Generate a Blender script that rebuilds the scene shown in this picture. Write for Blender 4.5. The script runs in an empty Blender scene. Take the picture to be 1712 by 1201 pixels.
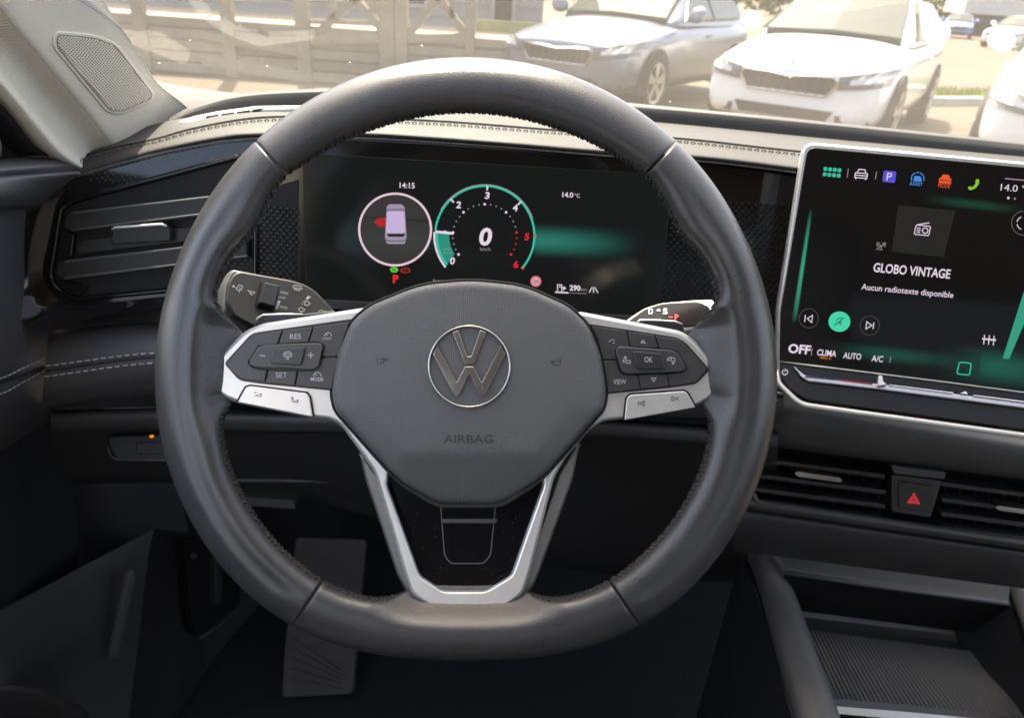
import bpy, bmesh, math, random
import numpy as np
from mathutils import Vector, Matrix
from mathutils.bvhtree import BVHTree
from mathutils.geometry import tessellate_polygon
random.seed(7)
sc = bpy.context.scene
COL = sc.collection

# ------------------------------------------------------------------ camera
FPX, PITCH, ROLL, CH = 1200.0, math.radians(27.5), math.radians(4.0), 1.25
CX, CY = 856.0, 600.5
_F = np.array([0, math.cos(PITCH), -math.sin(PITCH)])
_U0 = np.array([0, math.sin(PITCH), math.cos(PITCH)])
_R0 = np.array([1.0, 0, 0])
_R = _R0 * math.cos(ROLL) + _U0 * math.sin(ROLL)
_U = -_R0 * math.sin(ROLL) + _U0 * math.cos(ROLL)
CAMP = np.array([0, 0, CH])
cam_d = bpy.data.cameras.new('camera')
cam = bpy.data.objects.new('camera', cam_d)
COL.objects.link(cam)
M = Matrix(((_R[0], _U[0], -_F[0], 0), (_R[1], _U[1], -_F[1], 0), (_R[2], _U[2], -_F[2], CH), (0, 0, 0, 1)))
cam.matrix_world = M
cam_d.sensor_width = 36.0
cam_d.lens = FPX / 1712.0 * 36.0
cam_d.clip_start = 0.01
cam_d.clip_end = 2000
cam_d.dof.use_dof = True
cam_d.dof.focus_distance = 0.425
cam_d.dof.aperture_fstop = 13
sc.camera = cam

# ------------------------------------------------------------------ light
SUN_EL, SUN_AZ = math.radians(60), math.radians(-16)      # azimuth from straight ahead, minus = left
world = bpy.data.worlds.new('World')
sc.world = world
world.use_nodes = True
wn = world.node_tree
wn.nodes.clear()
wo = wn.nodes.new('ShaderNodeOutputWorld')
wb = wn.nodes.new('ShaderNodeBackground')
ws = wn.nodes.new('ShaderNodeTexSky')
ws.sky_type = 'NISHITA'
ws.sun_disc = False
ws.sun_elevation = SUN_EL
ws.sun_rotation = SUN_AZ
ws.dust_density = 4.0
ws.ozone_density = .2
ws.air_density = .7
wb.inputs['Strength'].default_value = 0.15
wn.links.new(ws.outputs[0], wb.inputs[0])
wn.links.new(wb.outputs[0], wo.inputs[0])
sun_d = bpy.data.lights.new('sun', 'SUN')
sun = bpy.data.objects.new('sun', sun_d)
COL.objects.link(sun)
sun_d.energy = 3.3
sun_d.angle = math.radians(0.6)
sun_d.color = (1.0, 0.965, 0.91)
sdir = Vector((math.sin(SUN_AZ) * math.cos(SUN_EL), math.cos(SUN_AZ) * math.cos(SUN_EL), math.sin(SUN_EL)))
sun.rotation_euler = sdir.to_track_quat('Z', 'Y').to_euler()
sun.location = (0, 0, 6)
sc.view_settings.view_transform = 'Standard'
sc.view_settings.look = 'None'
sc.view_settings.gamma = 1
sc.view_settings.exposure = 3.1
sc.view_settings.use_white_balance = True
sc.view_settings.white_balance_temperature = 7450
sc.render.engine = 'CYCLES'
sc.cycles.use_denoising = True
sc.cycles.max_bounces = 8
sc.cycles.diffuse_bounces = 4
sc.cycles.glossy_bounces = 4
sc.cycles.transparent_max_bounces = 16
sc.cycles.sample_clamp_indirect = 6.0
sc.cycles.caustics_reflective = False
sc.cycles.caustics_refractive = False

# ------------------------------------------------------------------ pixel -> point
def ray(x, y): return _F + _R * ((x - CX) / FPX) + _U * ((CY - y) / FPX)
def D(x, y, d): return CAMP + ray(x, y) * d
def atY(x, y, Y):
    q = ray(x, y); return CAMP + q * (Y / q[1])
def atZ(x, y, z):
    q = ray(x, y); return CAMP + q * ((z - CH) / q[2])
def atX(x, y, X):
    q = ray(x, y); return CAMP + q * (X / q[0])
def plane_fn(a, b, c):
    """three points -> fn(px,py,z): pixel onto that plane, z metres proud of it towards the camera"""
    a, b, c = (np.array(v, float) for v in (a, b, c))
    n = np.cross(b - a, c - a); n /= np.linalg.norm(n)
    if np.dot(n, CAMP - a) < 0: n = -n
    def fn(x, y, z=0.0):
        q = ray(x, y)
        t = np.dot(a - CAMP, n) / np.dot(q, n)
        return CAMP + q * t + n * z
    fn.n = n
    return fn
DW = 0.43                                                     # camera to steering wheel plane
def WP(x, y, z=0.0): return D(x, y, DW - z)

# ------------------------------------------------------------------ materials
MAT = {}
def mat(name, col=(.5, .5, .5), rough=.5, metal=0., bump=None, bscale=800., bstr=.15, bdist=.0004,
        emit=None, estr=1., coat=0., var=0., vscale=6., spec=.5, sheen=0., alpha=1.):
    if name in MAT: return MAT[name]
    m = bpy.data.materials.new(name); m.use_nodes = True
    nt = m.node_tree; N = nt.nodes; L = nt.links
    b = N['Principled BSDF']
    c = tuple(col) + (1.,)
    b.inputs['Base Color'].default_value = c
    b.inputs['Roughness'].default_value = rough
    b.inputs['Metallic'].default_value = metal
    b.inputs['Specular IOR Level'].default_value = spec
    b.inputs['Coat Weight'].default_value = coat
    b.inputs['Sheen Weight'].default_value = sheen
    b.inputs['Alpha'].default_value = alpha
    tc = N.new('ShaderNodeTexCoord')
    if emit is not None:
        b.inputs['Emission Color'].default_value = tuple(emit) + (1.,)
        b.inputs['Emission Strength'].default_value = estr
    if var > 0:
        nz = N.new('ShaderNodeTexNoise'); nz.inputs['Scale'].default_value = vscale
        nz.inputs['Detail'].default_value = 6; nz.inputs['Roughness'].default_value = .65
        L.new(tc.outputs['Object'], nz.inputs['Vector'])
        mr = N.new('ShaderNodeMapRange'); mr.inputs[1].default_value = .3; mr.inputs[2].default_value = .7
        mr.inputs[3].default_value = 1 - var; mr.inputs[4].default_value = 1 + var
        L.new(nz.outputs['Fac'], mr.inputs[0])
        mx = N.new('ShaderNodeMix'); mx.data_type = 'RGBA'; mx.blend_type = 'MULTIPLY'
        mx.inputs['Factor'].default_value = 1
        mx.inputs['A'].default_value = c
        L.new(mr.outputs[0], mx.inputs['B'])
        L.new(mx.outputs['Result'], b.inputs['Base Color'])
        m2 = N.new('ShaderNodeMapRange'); m2.inputs[3].default_value = max(.02, rough - .08); m2.inputs[4].default_value = min(1, rough + .08)
        L.new(nz.outputs['Fac'], m2.inputs[0]); L.new(m2.outputs[0], b.inputs['Roughness'])
    if bump:
        if bump == 'leather':
            t = N.new('ShaderNodeTexVoronoi'); t.feature = 'F1'; out = t.outputs['Distance']
        elif bump == 'noise':
            t = N.new('ShaderNodeTexNoise'); t.inputs['Detail'].default_value = 4; out = t.outputs['Fac']
        elif bump == 'weave':
            t = N.new('ShaderNodeTexVoronoi'); t.inputs['Randomness'].default_value = 0.; out = t.outputs['Distance']
        elif bump == 'lines':
            t = N.new('ShaderNodeTexWave'); t.bands_direction = 'X'; t.inputs['Distortion'].default_value = .4; out = t.outputs['Fac']
        t.inputs['Scale'].default_value = bscale
        L.new(tc.outputs['UV' if bump in ('weave', 'lines') else 'Object'], t.inputs['Vector'])
        bp = N.new('ShaderNodeBump'); bp.inputs['Strength'].default_value = bstr; bp.inputs['Distance'].default_value = bdist
        L.new(out, bp.inputs['Height']); L.new(bp.outputs[0], b.inputs['Normal'])
    MAT[name] = m
    return m

LEATHER = mat('leather wheel', (.036, .0355, .0355), .29, bump='leather', bscale=1500, bstr=.30, bdist=.0003, var=.14, vscale=30)
LEATHER_D = mat('leather dash', (.0225, .0215, .020), .68, bump='leather', bscale=750, bstr=.30, bdist=.0004, var=.07, vscale=20)
LEATHER_B = mat('leather bolster', (.072, .070, .074), .48, bump='leather', bscale=900, bstr=.18, bdist=.0003, var=.08, vscale=18)
SOFT = mat('soft plastic', (.042, .042, .043), .50, bump='noise', bscale=900, bstr=.15, bdist=.0003, var=.10, vscale=22)
SOFT2 = mat('soft plastic light', (.075, .074, .071), .50, bump='noise', bscale=900, bstr=.15, bdist=.0003, var=.10, vscale=22)
HARD = mat('hard plastic', (.024, .0235, .023), .50, bump='noise', bscale=1200, bstr=.12, bdist=.0003, var=.12, vscale=30)
DARK = mat('dark plastic', (.008, .008, .0085), .6, spec=.25, var=.15, vscale=30)
GLOSS = mat('piano black', (.008, .0075, .007), .10, spec=.38, var=.0)
SILVER = mat('satin silver', (.62, .605, .57), .34, .6, bump='noise', bscale=3000, bstr=.04, bdist=.0002, var=.05, vscale=60)
SILVER_D = mat('satin silver dim', (.42, .41, .39), .36, 1.0, var=.06, vscale=40)
CHROME = mat('chrome', (.80, .78, .72), .10, 1.0)
PADM = mat('airbag cover', (.078, .078, .078), .52, bump='weave', bscale=820, bstr=.5, bdist=.0007, var=.06, vscale=30)
KEY = mat('key plastic', (.042, .041, .040), .36, bump='noise', bscale=2500, bstr=.08, bdist=.0002, var=.06, vscale=60)
KEY2 = mat('key plastic centre', (.026, .026, .027), .36, var=.06, vscale=60)
PRINTW = mat('print white', (.75, .75, .75), .5)
PRINTG = mat('print grey', (.42, .42, .42), .5)
PRINTD = mat('print dark', (.02, .02, .02), .5)
THREAD = mat('thread dark', (.018, .017, .017), .7)
THREADW = mat('thread white', (.62, .62, .63), .7)
THREADB = mat('thread beige', (.085, .072, .058), .75)
SEAM = mat('seam', (.008, .008, .008), .8)
PILLAR = mat('pillar trim', (.64, .60, .51), .78, bump='weave', bscale=620, bstr=.6, bdist=.0008, var=.04, vscale=15)
PILLARL = mat('pillar trim lines', (.64, .60, .51), .78, bump='lines', bscale=160, bstr=.5, bdist=.0008, var=.04, vscale=15)
CARPET = mat('carpet', (.012, .012, .013), .95, bump='noise', bscale=500, bstr=.6, bdist=.002, var=.3, vscale=80)
def em(name, col, s): return mat(name, (.006, .006, .006), .4, spec=.12, emit=col, estr=s)
E_W = em('display white', (1, .92, 1.2), .085)
E_WD = em('display white dim', (1, .92, 1.15), .034)
E_T = em('display teal', (.03, .80, .62), .072)
E_TD = em('display teal dim', (.03, .70, .52), .03)
E_R = em('display red', (1, .02, .04), .092)
E_RD = em('display red dark', (.55, .03, .04), .075)
E_G = em('display green', (.10, .95, .04), .075)
E_LG = em('display lime', (.30, .80, .05), .08)
E_P = em('display violet', (.13, .13, 1.15), .075)
E_B = em('display blue', (.06, .38, 1.1), .083)
E_O = em('display orange', (1, .13, .03), .092)
E_K = em('display panel', (.55, .53, .50), .0030)
E_LAV = em('display lavender', (.70, .60, 1.05), .085)
E_PINK = em('display pink', (.95, .28, .40), .085)
E_AMB = em('indicator amber', (1, .28, .02), .14)

# ------------------------------------------------------------------ object helpers
ROOT = {}
def tag(o, label=None, cat=None, group=None, kind=None):
    if label: o['label'] = label
    if cat: o['category'] = cat
    if group: o['group'] = group
    if kind: o['kind'] = kind
    return o
def thing(name, loc, label, cat, group=None, kind=None):
    o = bpy.data.objects.new(name, None); COL.objects.link(o)
    o.location = tuple(loc); o.empty_display_size = .05
    ROOT[o.name] = np.array(loc, float)
    return tag(o, label, cat, group, kind)
def mk(name, verts, faces, m, parent=None, smooth=True, uvs=None, **kw):
    V = np.array([list(v) for v in verts], float)
    if parent is None:
        base = V.mean(0); base[2] = V[:, 2].min()
    else:
        base = ROOT[parent.name]
    me = bpy.data.meshes.new(name)
    me.from_pydata((V - base).tolist(), [], faces)
    if uvs is not None:
        ul = me.uv_layers.new(name='uv')
        for lp in me.loops: ul.data[lp.index].uv = uvs[lp.vertex_index]
    if smooth is True:
        me.polygons.foreach_set('use_smooth', [True] * len(me.polygons))
    elif smooth:
        me.polygons.foreach_set('use_smooth', list(smooth))
    me.materials.append(m)
    me.update()
    o = bpy.data.objects.new(name, me); COL.objects.link(o)
    if parent is None: o.location = base
    else: o.parent = parent
    ROOT[o.name] = base
    tag(o, **kw)
    return o
def bevel(o, w=.002, seg=2, ang=40):
    b = o.modifiers.new('bevel', 'BEVEL'); b.width = w; b.segments = seg; b.limit_method = 'ANGLE'; b.angle_limit = math.radians(ang)
    return o
def subsurf(o, n=1):
    s = o.modifiers.new('sub', 'SUBSURF'); s.levels = n; s.render_levels = n
    return o
def rp(pts, r, n=4):
    """round the corners of a polygon; r a number or a list"""
    out = []; k = len(pts)
    for i, p in enumerate(pts):
        p = np.array(p, float); a = np.array(pts[i - 1], float); b = np.array(pts[(i + 1) % k], float)
        ri = r[i] if isinstance(r, (list, tuple)) else r
        da = np.linalg.norm(a - p); db = np.linalg.norm(b - p)
        ri = min(ri, da * .45, db * .45)
        if ri < .05: out.append(tuple(p)); continue
        s = p + (a - p) / da * ri; e = p + (b - p) / db * ri
        for j in range(n + 1):
            t = j / n
            out.append(tuple((1 - t) ** 2 * s + 2 * t * (1 - t) * p + t * t * e))
    return out
def area2(pts):
    return sum(pts[i - 1][0] * pts[i][1] - pts[i][0] * pts[i - 1][1] for i in range(len(pts)))
def inset(pts, d):
    if abs(d) < 1e-9: return list(pts)
    s = 1 if area2(pts) > 0 else -1
    k = len(pts); out = []
    P = [np.array(p, float) for p in pts]
    for i in range(k):
        e1 = P[i] - P[i - 1]; e2 = P[(i + 1) % k] - P[i]
        l1, l2 = np.linalg.norm(e1), np.linalg.norm(e2)
        e1 = e1 / l1 if l1 > 1e-9 else e2 / max(l2, 1e-9)
        e2 = e2 / l2 if l2 > 1e-9 else e1
        n1 = np.array([-e1[1], e1[0]]) * s; n2 = np.array([-e2[1], e2[0]]) * s
        b = n1 + n2; lb = np.linalg.norm(b)
        b = b / lb if lb > 1e-6 else n1
        c = max(.45, float(np.dot(b, n1)))
        out.append(tuple(P[i] + b * d / c))
    return out
def prism(name, pts, zf, zb, m, parent, bev=1.5, bz=None, fn=WP, n=3, back=False, **kw):
    """polygon in photo pixels, raised from zb to zf on the surface fn, its front edge rounded"""
    if bz is None: bz = bev * DW / FPX
    bz = min(bz, zf - zb)
    rings = [[fn(x, y, zb) for x, y in pts]]
    for j in range(n + 1):
        a = math.pi / 2 * j / n
        q = inset(pts, bev * (1 - math.cos(a)))
        rings.append([fn(x, y, zf - bz * (1 - math.sin(a))) for x, y in q])
    k = len(pts); V = [v for r in rings for v in r]; Fc = []; sm = []
    flip = area2(pts) < 0
    for i in range(len(rings) - 1):
        for j in range(k):
            a, b = i * k + j, i * k + (j + 1) % k
            fq = (a, b, b + k, a + k)
            Fc.append(fq[::-1] if not flip else fq); sm.append(i > 0)
    t0 = (len(rings) - 1) * k
    for tri in tessellate_polygon([[Vector((x, y, 0)) for x, y in q]]):
        p_ = [q[i] for i in tri]
        tri = tuple(t0 + i for i in tri)
        Fc.append(tri[::-1] if area2(p_) > 0 else tri); sm.append(False)
    if back:
        bt = tuple(range(k)); Fc.append(bt if not flip else bt[::-1]); sm.append(False)
    uvs = [(x * .001, y * .001) for r in range(len(rings)) for x, y in pts]
    return mk(name, V, Fc, m, parent, smooth=sm, uvs=uvs, **kw)
def flat(name, pts, z, m, parent, fn, **kw):
    k = len(pts)
    f = tuple(range(k)) if area2(pts) < 0 else tuple(range(k))[::-1]
    return mk(name, [fn(x, y, z) for x, y in pts], [f], m, parent, smooth=False, **kw)
def strokes(name, lines, w, z, m, parent, fn, closed=False, **kw):
    """flat print: poly-lines in photo pixels drawn w pixels wide on surface fn"""
    V = []; Fc = []
    for ln in lines:
        P = [np.array(p, float) for p in ln]
        cl = closed or (len(P) > 2 and np.allclose(P[0], P[-1]))
        if cl and np.allclose(P[0], P[-1]): P = P[:-1]
        k = len(P); b0 = len(V)
        for i in range(k):
            if cl: d1 = P[i] - P[i - 1]; d2 = P[(i + 1) % k] - P[i]
            else:
                d1 = P[i] - P[i - 1] if i > 0 else P[i + 1] - P[i]
                d2 = P[i + 1] - P[i] if i < k - 1 else P[i] - P[i - 1]
            d1 = d1 / max(1e-6, np.linalg.norm(d1)); d2 = d2 / max(1e-6, np.linalg.norm(d2))
            t = d1 + d2; lt = np.linalg.norm(t); t = t / lt if lt > 1e-6 else d1
            nn = np.array([-t[1], t[0]]); s = w / 2 / max(.5, abs(np.dot(t, d1)))
            for sg in (1, -1):
                q = P[i] + nn * s * sg; V.append(fn(q[0], q[1], z))
        for i in range(k if cl else k - 1):
            a = b0 + 2 * i; b = b0 + 2 * ((i + 1) % k)
            Fc.append((a, a + 1, b + 1, b))
    return mk(name, V, Fc, m, parent, smooth=False, **kw)
def arc(cx, cy, r, a0, a1, n=24, ry=None):
    """degrees clockwise from the top"""
    ry = ry or r
    return [(cx + r * math.sin(math.radians(a0 + (a1 - a0) * i / n)), cy - ry * math.cos(math.radians(a0 + (a1 - a0) * i / n))) for i in range(n + 1)]
def circ(cx, cy, r, n=28, ry=None): return arc(cx, cy, r, 0, 360, n, ry)[:-1]
_GL = {}
def glyphs(txt, shear=0., bold=0.):
    k = (txt, shear, bold)
    if k in _GL: return _GL[k]
    c = bpy.data.curves.new('t', 'FONT'); c.body = txt; c.shear = shear; c.offset = bold; c.resolution_u = 3
    c.fill_mode = 'FRONT'
    o = bpy.data.objects.new('t', c)
    me = bpy.data.meshes.new_from_object(o)
    V = np.array([v.co[:2] for v in me.vertices]); Fc = [tuple(p.vertices) for p in me.polygons]
    bpy.data.objects.remove(o); bpy.data.curves.remove(c); bpy.data.meshes.remove(me)
    _GL[k] = (V, Fc); return V, Fc
def text(name, txt, x, y, h, m, parent, fn, w=None, slope=0., z=.0005, shear=0., bold=0., skew=0., **kw):
    """flat lettering centred on pixel x,y; h = capital height and w = width, both in pixels"""
    V, Fc = glyphs(txt, shear, bold)
    lo, hi = V.min(0), V.max(0)
    H, _ = glyphs('H')
    s = h / (H[:, 1].max() - H[:, 1].min())
    sx = w / (hi[0] - lo[0]) if w else s
    pts = []
    for v in V:
        u = (v[0] - (lo[0] + hi[0]) / 2) * sx; q = (v[1] - .5 * (H[:, 1].max())) * s
        pts.append(fn(x + u + q * skew, y - q + u * slope, z))
    return mk(name, pts, Fc, m, parent, smooth=False, **kw)
def cr(P, t):
    """catmull-rom through the rows of P, t in 0..1"""
    P = np.asarray(P, float); k = len(P) - 1
    s = min(max(t, 0), 1) * k; i = min(int(s), k - 1); u = s - i
    p1, p2 = P[i], P[i + 1]
    p0 = P[i - 1] if i > 0 else 2 * p1 - p2
    p3 = P[i + 2] if i + 2 <= k else 2 * p2 - p1
    return .5 * ((2 * p1) + (p2 - p0) * u + (2 * p0 - 5 * p1 + 4 * p2 - p3) * u * u + (3 * p1 - p0 - 3 * p2 + p3) * u ** 3)
def resample(row, n, by='x'):
    R_ = np.asarray(row, float)
    if by == 'x':
        xs = R_[:, 0]; out = []
        for i in range(n):
            x = xs[0] + (xs[-1] - xs[0]) * i / (n - 1)
            j = int(np.clip(np.searchsorted(xs, x) - 1, 0, len(xs) - 2))
            u = (x - xs[j]) / max(1e-9, xs[j + 1] - xs[j])
            out.append(cr(R_, (j + u) / (len(xs) - 1)))
        return np.array(out)
    return np.array([cr(R_, i / (n - 1)) for i in range(n)])
def loft(name, rows, m, parent=None, nu=60, sub=3, by='x', conv=None, spline=True, flip=False, **kw):
    """surface through rows of (px,py,Y): each row is turned into points in the cabin, then skinned"""
    conv = conv or (lambda p: atY(*p))
    W = [np.array([conv(p) for p in resample(r, nu, by)]) for r in rows]
    W = np.array(W)
    nr = (len(rows) - 1) * sub + 1
    if spline and len(rows) > 2: G = np.array([cr(W, i / (nr - 1)) for i in range(nr)])
    else:
        G = np.array([W[min(i // sub, len(rows) - 2)] * (1 - (i / sub - min(i // sub, len(rows) - 2))) + W[min(i // sub, len(rows) - 2) + 1] * (i / sub - min(i // sub, len(rows) - 2)) for i in range(nr)])
    V = G.reshape(-1, 3); Fc = []
    for i in range(nr - 1):
        for j in range(nu - 1):
            a = i * nu + j; q = (a, a + 1, a + nu + 1, a + nu)
            Fc.append(q[::-1] if flip else q)
    du = np.concatenate([[0], np.cumsum(np.linalg.norm(np.diff(G[nr // 2], axis=0), axis=1))])
    dv = np.concatenate([[0], np.cumsum(np.linalg.norm(np.diff(G[:, nu // 2], axis=0), axis=1))])
    uvs = [(du[j], dv[i]) for i in range(nr) for j in range(nu)]
    o = mk(name, V, Fc, m, parent, uvs=uvs, **kw)
    o_rows[o.name] = G
    return o
o_rows = {}
def tube_geo(pts, r, n=8, closed=False, ry=None, up=None):
    P = [np.array(p, float) for p in pts]; k = len(P); V = []; Fc = []
    prev = None
    for i in range(k):
        if closed: t = P[(i + 1) % k] - P[i - 1]
        else: t = P[min(i + 1, k - 1)] - P[max(i - 1, 0)]
        t = t / max(1e-9, np.linalg.norm(t))
        a = up if up is not None else (np.array([0, 0, 1.]) if abs(t[2]) < .9 else np.array([0, 1., 0]))
        if prev is not None and up is None: a = prev
        s = np.cross(t, a); s /= max(1e-9, np.linalg.norm(s)); b = np.cross(s, t); prev = b
        ri = r[i] if isinstance(r, (list, tuple, np.ndarray)) else r
        rb = ri if ry is None else ry
        for j in range(n):
            an = 2 * math.pi * j / n
            V.append(P[i] + s * ri * math.cos(an) + b * rb * math.sin(an))
    for i in range(k if closed else k - 1):
        for j in range(n):
            a, b = i * n + j, i * n + (j + 1) % n; c = ((i + 1) % k) * n
            Fc.append((a, b, c + (j + 1) % n, c + j))
    if not closed:
        Fc.append(tuple(range(n))[::-1]); Fc.append(tuple(range((k - 1) * n, k * n)))
    return V, Fc
def tube(name, pts, r, m, parent=None, n=8, closed=False, ry=None, up=None, **kw):
    V, Fc = tube_geo(pts, r, n, closed, ry, up)
    return mk(name, V, Fc, m, parent, **kw)
def many_tubes(name, list_pts, r, m, parent, n=5, **kw):
    V = []; Fc = []
    for p in list_pts:
        v, f = tube_geo(p, r, n); o = len(V); V += v; Fc += [tuple(i + o for i in q) for q in f]
    return mk(name, V, Fc, m, parent, **kw)
def stitch_line(name, pts, ln, gap, r, m, parent, lift=0., nrm=None, **kw):
    """row of stitches, each a short thread, along points in the cabin"""
    P = np.array(pts); d = np.concatenate([[0], np.cumsum(np.linalg.norm(np.diff(P, axis=0), axis=1))])
    def at(s): return np.array([np.interp(s, d, P[:, k]) for k in range(3)])
    L_ = []; s = 0
    nn = np.array(nrm if nrm is not None else (0, -.7, .7)) * lift
    while s + ln < d[-1]:
        a, b = at(s), at(s + ln); L_.append([a - nn, a * .75 + b * .25 + nn, a * .25 + b * .75 + nn, b - nn]); s += ln + gap
    kw.setdefault('kind', 'stuff'); return many_tubes(name, L_, r, m, parent, **kw)
def boxw(name, lo, hi, m, parent=None, **kw):
    x0, y0, z0 = lo; x1, y1, z1 = hi
    V = [(x0, y0, z0), (x1, y0, z0), (x1, y1, z0), (x0, y1, z0), (x0, y0, z1), (x1, y0, z1), (x1, y1, z1), (x0, y1, z1)]
    Fc = [(3, 2, 1, 0), (4, 5, 6, 7), (0, 1, 5, 4), (1, 2, 6, 5), (2, 3, 7, 6), (3, 0, 4, 7)]
    return mk(name, V, Fc, m, parent, smooth=False, **kw)
# ================================================================== the setting
XL, XR = -.43, 1.17                                            # cabin sides
ASPH = mat('asphalt', (.070, .049, .027), .9, bump='noise', bscale=40, bstr=.4, bdist=.02, var=.18, vscale=.7)
V = [(-400, -60, 0), (400, -60, 0), (400, 900, 0), (-400, 900, 0)]
mk('ground', V, [(0, 1, 2, 3)], ASPH, kind='structure')

# ------------------------------------------------------------------ cabin shell
HEADL = mat('headliner', (.50, .46, .39), .9, bump='noise', bscale=600, bstr=.3, bdist=.001, var=.05, vscale=9)
ROOT['_'] = np.zeros(3)
wP1, wP2 = atY(310, 178, .80), atY(160, 0, .56)
wdir = (wP2 - wP1); wdir = wdir / wdir[2]
def wsc(x, z): p = wP1 + wdir * (z - wP1[2]); return np.array([x, p[1], z])
ZT = 1.50
hy = wsc(0, ZT)[1]
roof_v = []; roof_f = []
for i in range(13):
    y = hy - i * .155
    for j in range(9):
        u = j / 8 * 2 - 1
        roof_v.append((XL + .06 + (XR - XL - .12) * j / 8, y, ZT + .05 * (1 - u * u) + .03 * math.sin(math.pi * i / 12)))
for i in range(12):
    for j in range(8):
        a = i * 9 + j; roof_f.append((a, a + 1, a + 10, a + 9))
for xs in (XL - .02, XR - .06):  # unseen side pillars, added to break up the window light
    q_ = [(xs, -.22, 1.0), (xs + .08, -.22, 1.0), (xs + .08, -.42, 1.0), (xs, -.42, 1.0)]
    mk('unseen_pillar', q_ + [(x + (.05 if xs < 0 else -.05), y - .06, ZT + .04) for x, y, z in q_], [(0, 1, 5, 4), (1, 2, 6, 5), (2, 3, 7, 6), (3, 0, 4, 7)], HEADL, smooth=False, kind='structure')
for xc in (-.03, .78):  # unseen seats, added behind the camera to cut the fill light
    sv = []
    for (z, w, yb) in ((.45, .24, -.22), (.60, .26, -.24), (.90, .25, -.30), (1.10, .21, -.36), (1.16, .12, -.38), (1.18, .13, -.385), (1.36, .13, -.41), (1.40, .09, -.42)):
        sv += [(xc - w, yb - .10, z), (xc - w, yb, z), (xc - w * .5, yb + .02, z), (xc + w * .5, yb + .02, z), (xc + w, yb, z), (xc + w, yb - .10, z)]
    sf = [(i * 6 + j, i * 6 + (j + 1) % 6, (i + 1) * 6 + (j + 1) % 6, (i + 1) * 6 + j) for i in range(7) for j in range(6)] + [tuple(range(42, 48)), tuple(range(6))[::-1]]
    subsurf(mk('unseen_seat', sv, sf, LEATHER_B, kind='structure'), 2)
o = mk('ceiling', roof_v, roof_f, HEADL, kind='structure')
s_ = o.modifiers.new('thick', 'SOLIDIFY'); s_.thickness = .04; s_.offset = 0
boxw('floor', (XL - .2, -1.9, .24), (XR, 1.15, .28), CARPET, kind='structure')
boxw('wall_firewall', (XL - .2, 1.02, .28), (XR + .08, 1.07, 1.02), CARPET, kind='structure')
boxw('wall_rear', (XL, -1.95, .28), (XR, -1.88, 1.05), LEATHER_B, kind='structure')
tg = bpy.data.materials.new('added dimming pane'); tg.use_nodes = True; tg.node_tree.nodes.clear()  # unseen rear pane, added to dim its reflection in the touchscreen
_o = tg.node_tree.nodes.new('ShaderNodeOutputMaterial'); _t = tg.node_tree.nodes.new('ShaderNodeBsdfTransparent'); _t.inputs[0].default_value = (.10, .11, .10, 1)
tg.node_tree.links.new(_t.outputs[0], _o.inputs[0])
mk('added_rear_pane', [(XL, -1.93, 1.05), (XR, -1.93, 1.05), (XR, -1.80, 1.54), (XL, -1.80, 1.54)], [(0, 1, 2, 3)], tg, smooth=False, kind='structure')
boxw('wall_right', (XR, -1.9, .28), (XR + .05, .62, 1.03), LEATHER_B, kind='structure')
boxw('wall_left', (XL - .20, -1.9, .28), (XL - .15, 1.02, 1.03), LEATHER_B, kind='structure')

boxw('sun_blocker', (XL - .2, .72, 1.03), (XR + .08, 1.07, 1.075), CARPET, kind='structure')  # unseen box, added to stop sun leaking in behind the dash
# ------------------------------------------------------------------ windscreen with its film of dust
m = bpy.data.materials.new('dusty glass'); m.use_nodes = True
N = m.node_tree.nodes; L = m.node_tree.links
N.clear()
out = N.new('ShaderNodeOutputMaterial'); tr = N.new('ShaderNodeBsdfTransparent'); tr.inputs[0].default_value = (.50, .52, .51, 1)
gl = N.new('ShaderNodeBsdfGlossy'); gl.inputs['Roughness'].default_value = .03
fr = N.new('ShaderNodeFresnel'); fr.inputs[0].default_value = 1.45
fm = N.new('ShaderNodeMath'); fm.operation = 'MULTIPLY'; fm.inputs[1].default_value = .30
df = N.new('ShaderNodeBsdfTranslucent'); df.inputs[0].default_value = (1, .95, .84, 1)
nz = N.new('ShaderNodeTexNoise'); nz.inputs['Scale'].default_value = 5; nz.inputs['Detail'].default_value = 5
tc = N.new('ShaderNodeTexCoord'); L.new(tc.outputs['Object'], nz.inputs['Vector'])
mr = N.new('ShaderNodeMapRange'); mr.inputs[1].default_value = .3; mr.inputs[2].default_value = .7
mr.inputs[3].default_value = .013; mr.inputs[4].default_value = .023
L.new(nz.outputs['Fac'], mr.inputs[0])
vs = N.new('ShaderNodeTexVoronoi'); vs.inputs['Scale'].default_value = 90; L.new(tc.outputs['Object'], vs.inputs['Vector'])
sp = N.new('ShaderNodeMapRange'); sp.inputs[1].default_value = .05; sp.inputs[2].default_value = .09; sp.inputs[3].default_value = .25; sp.inputs[4].default_value = 0.
L.new(vs.outputs['Distance'], sp.inputs[0])
vs2 = N.new('ShaderNodeMath'); vs2.operation = 'GREATER_THAN'; vs2.inputs[1].default_value = .93
sx = N.new('ShaderNodeSeparateColor'); L.new(vs.outputs['Color'], sx.inputs[0]); L.new(sx.outputs[0], vs2.inputs[0])
mu = N.new('ShaderNodeMath'); mu.operation = 'MULTIPLY'; L.new(sp.outputs[0], mu.inputs[0]); L.new(vs2.outputs[0], mu.inputs[1])
ad = N.new('ShaderNodeMath'); ad.operation = 'ADD'; L.new(mr.outputs[0], ad.inputs[0]); L.new(mu.outputs[0], ad.inputs[1])
m1 = N.new('ShaderNodeMixShader'); m2 = N.new('ShaderNodeMixShader')
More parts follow.
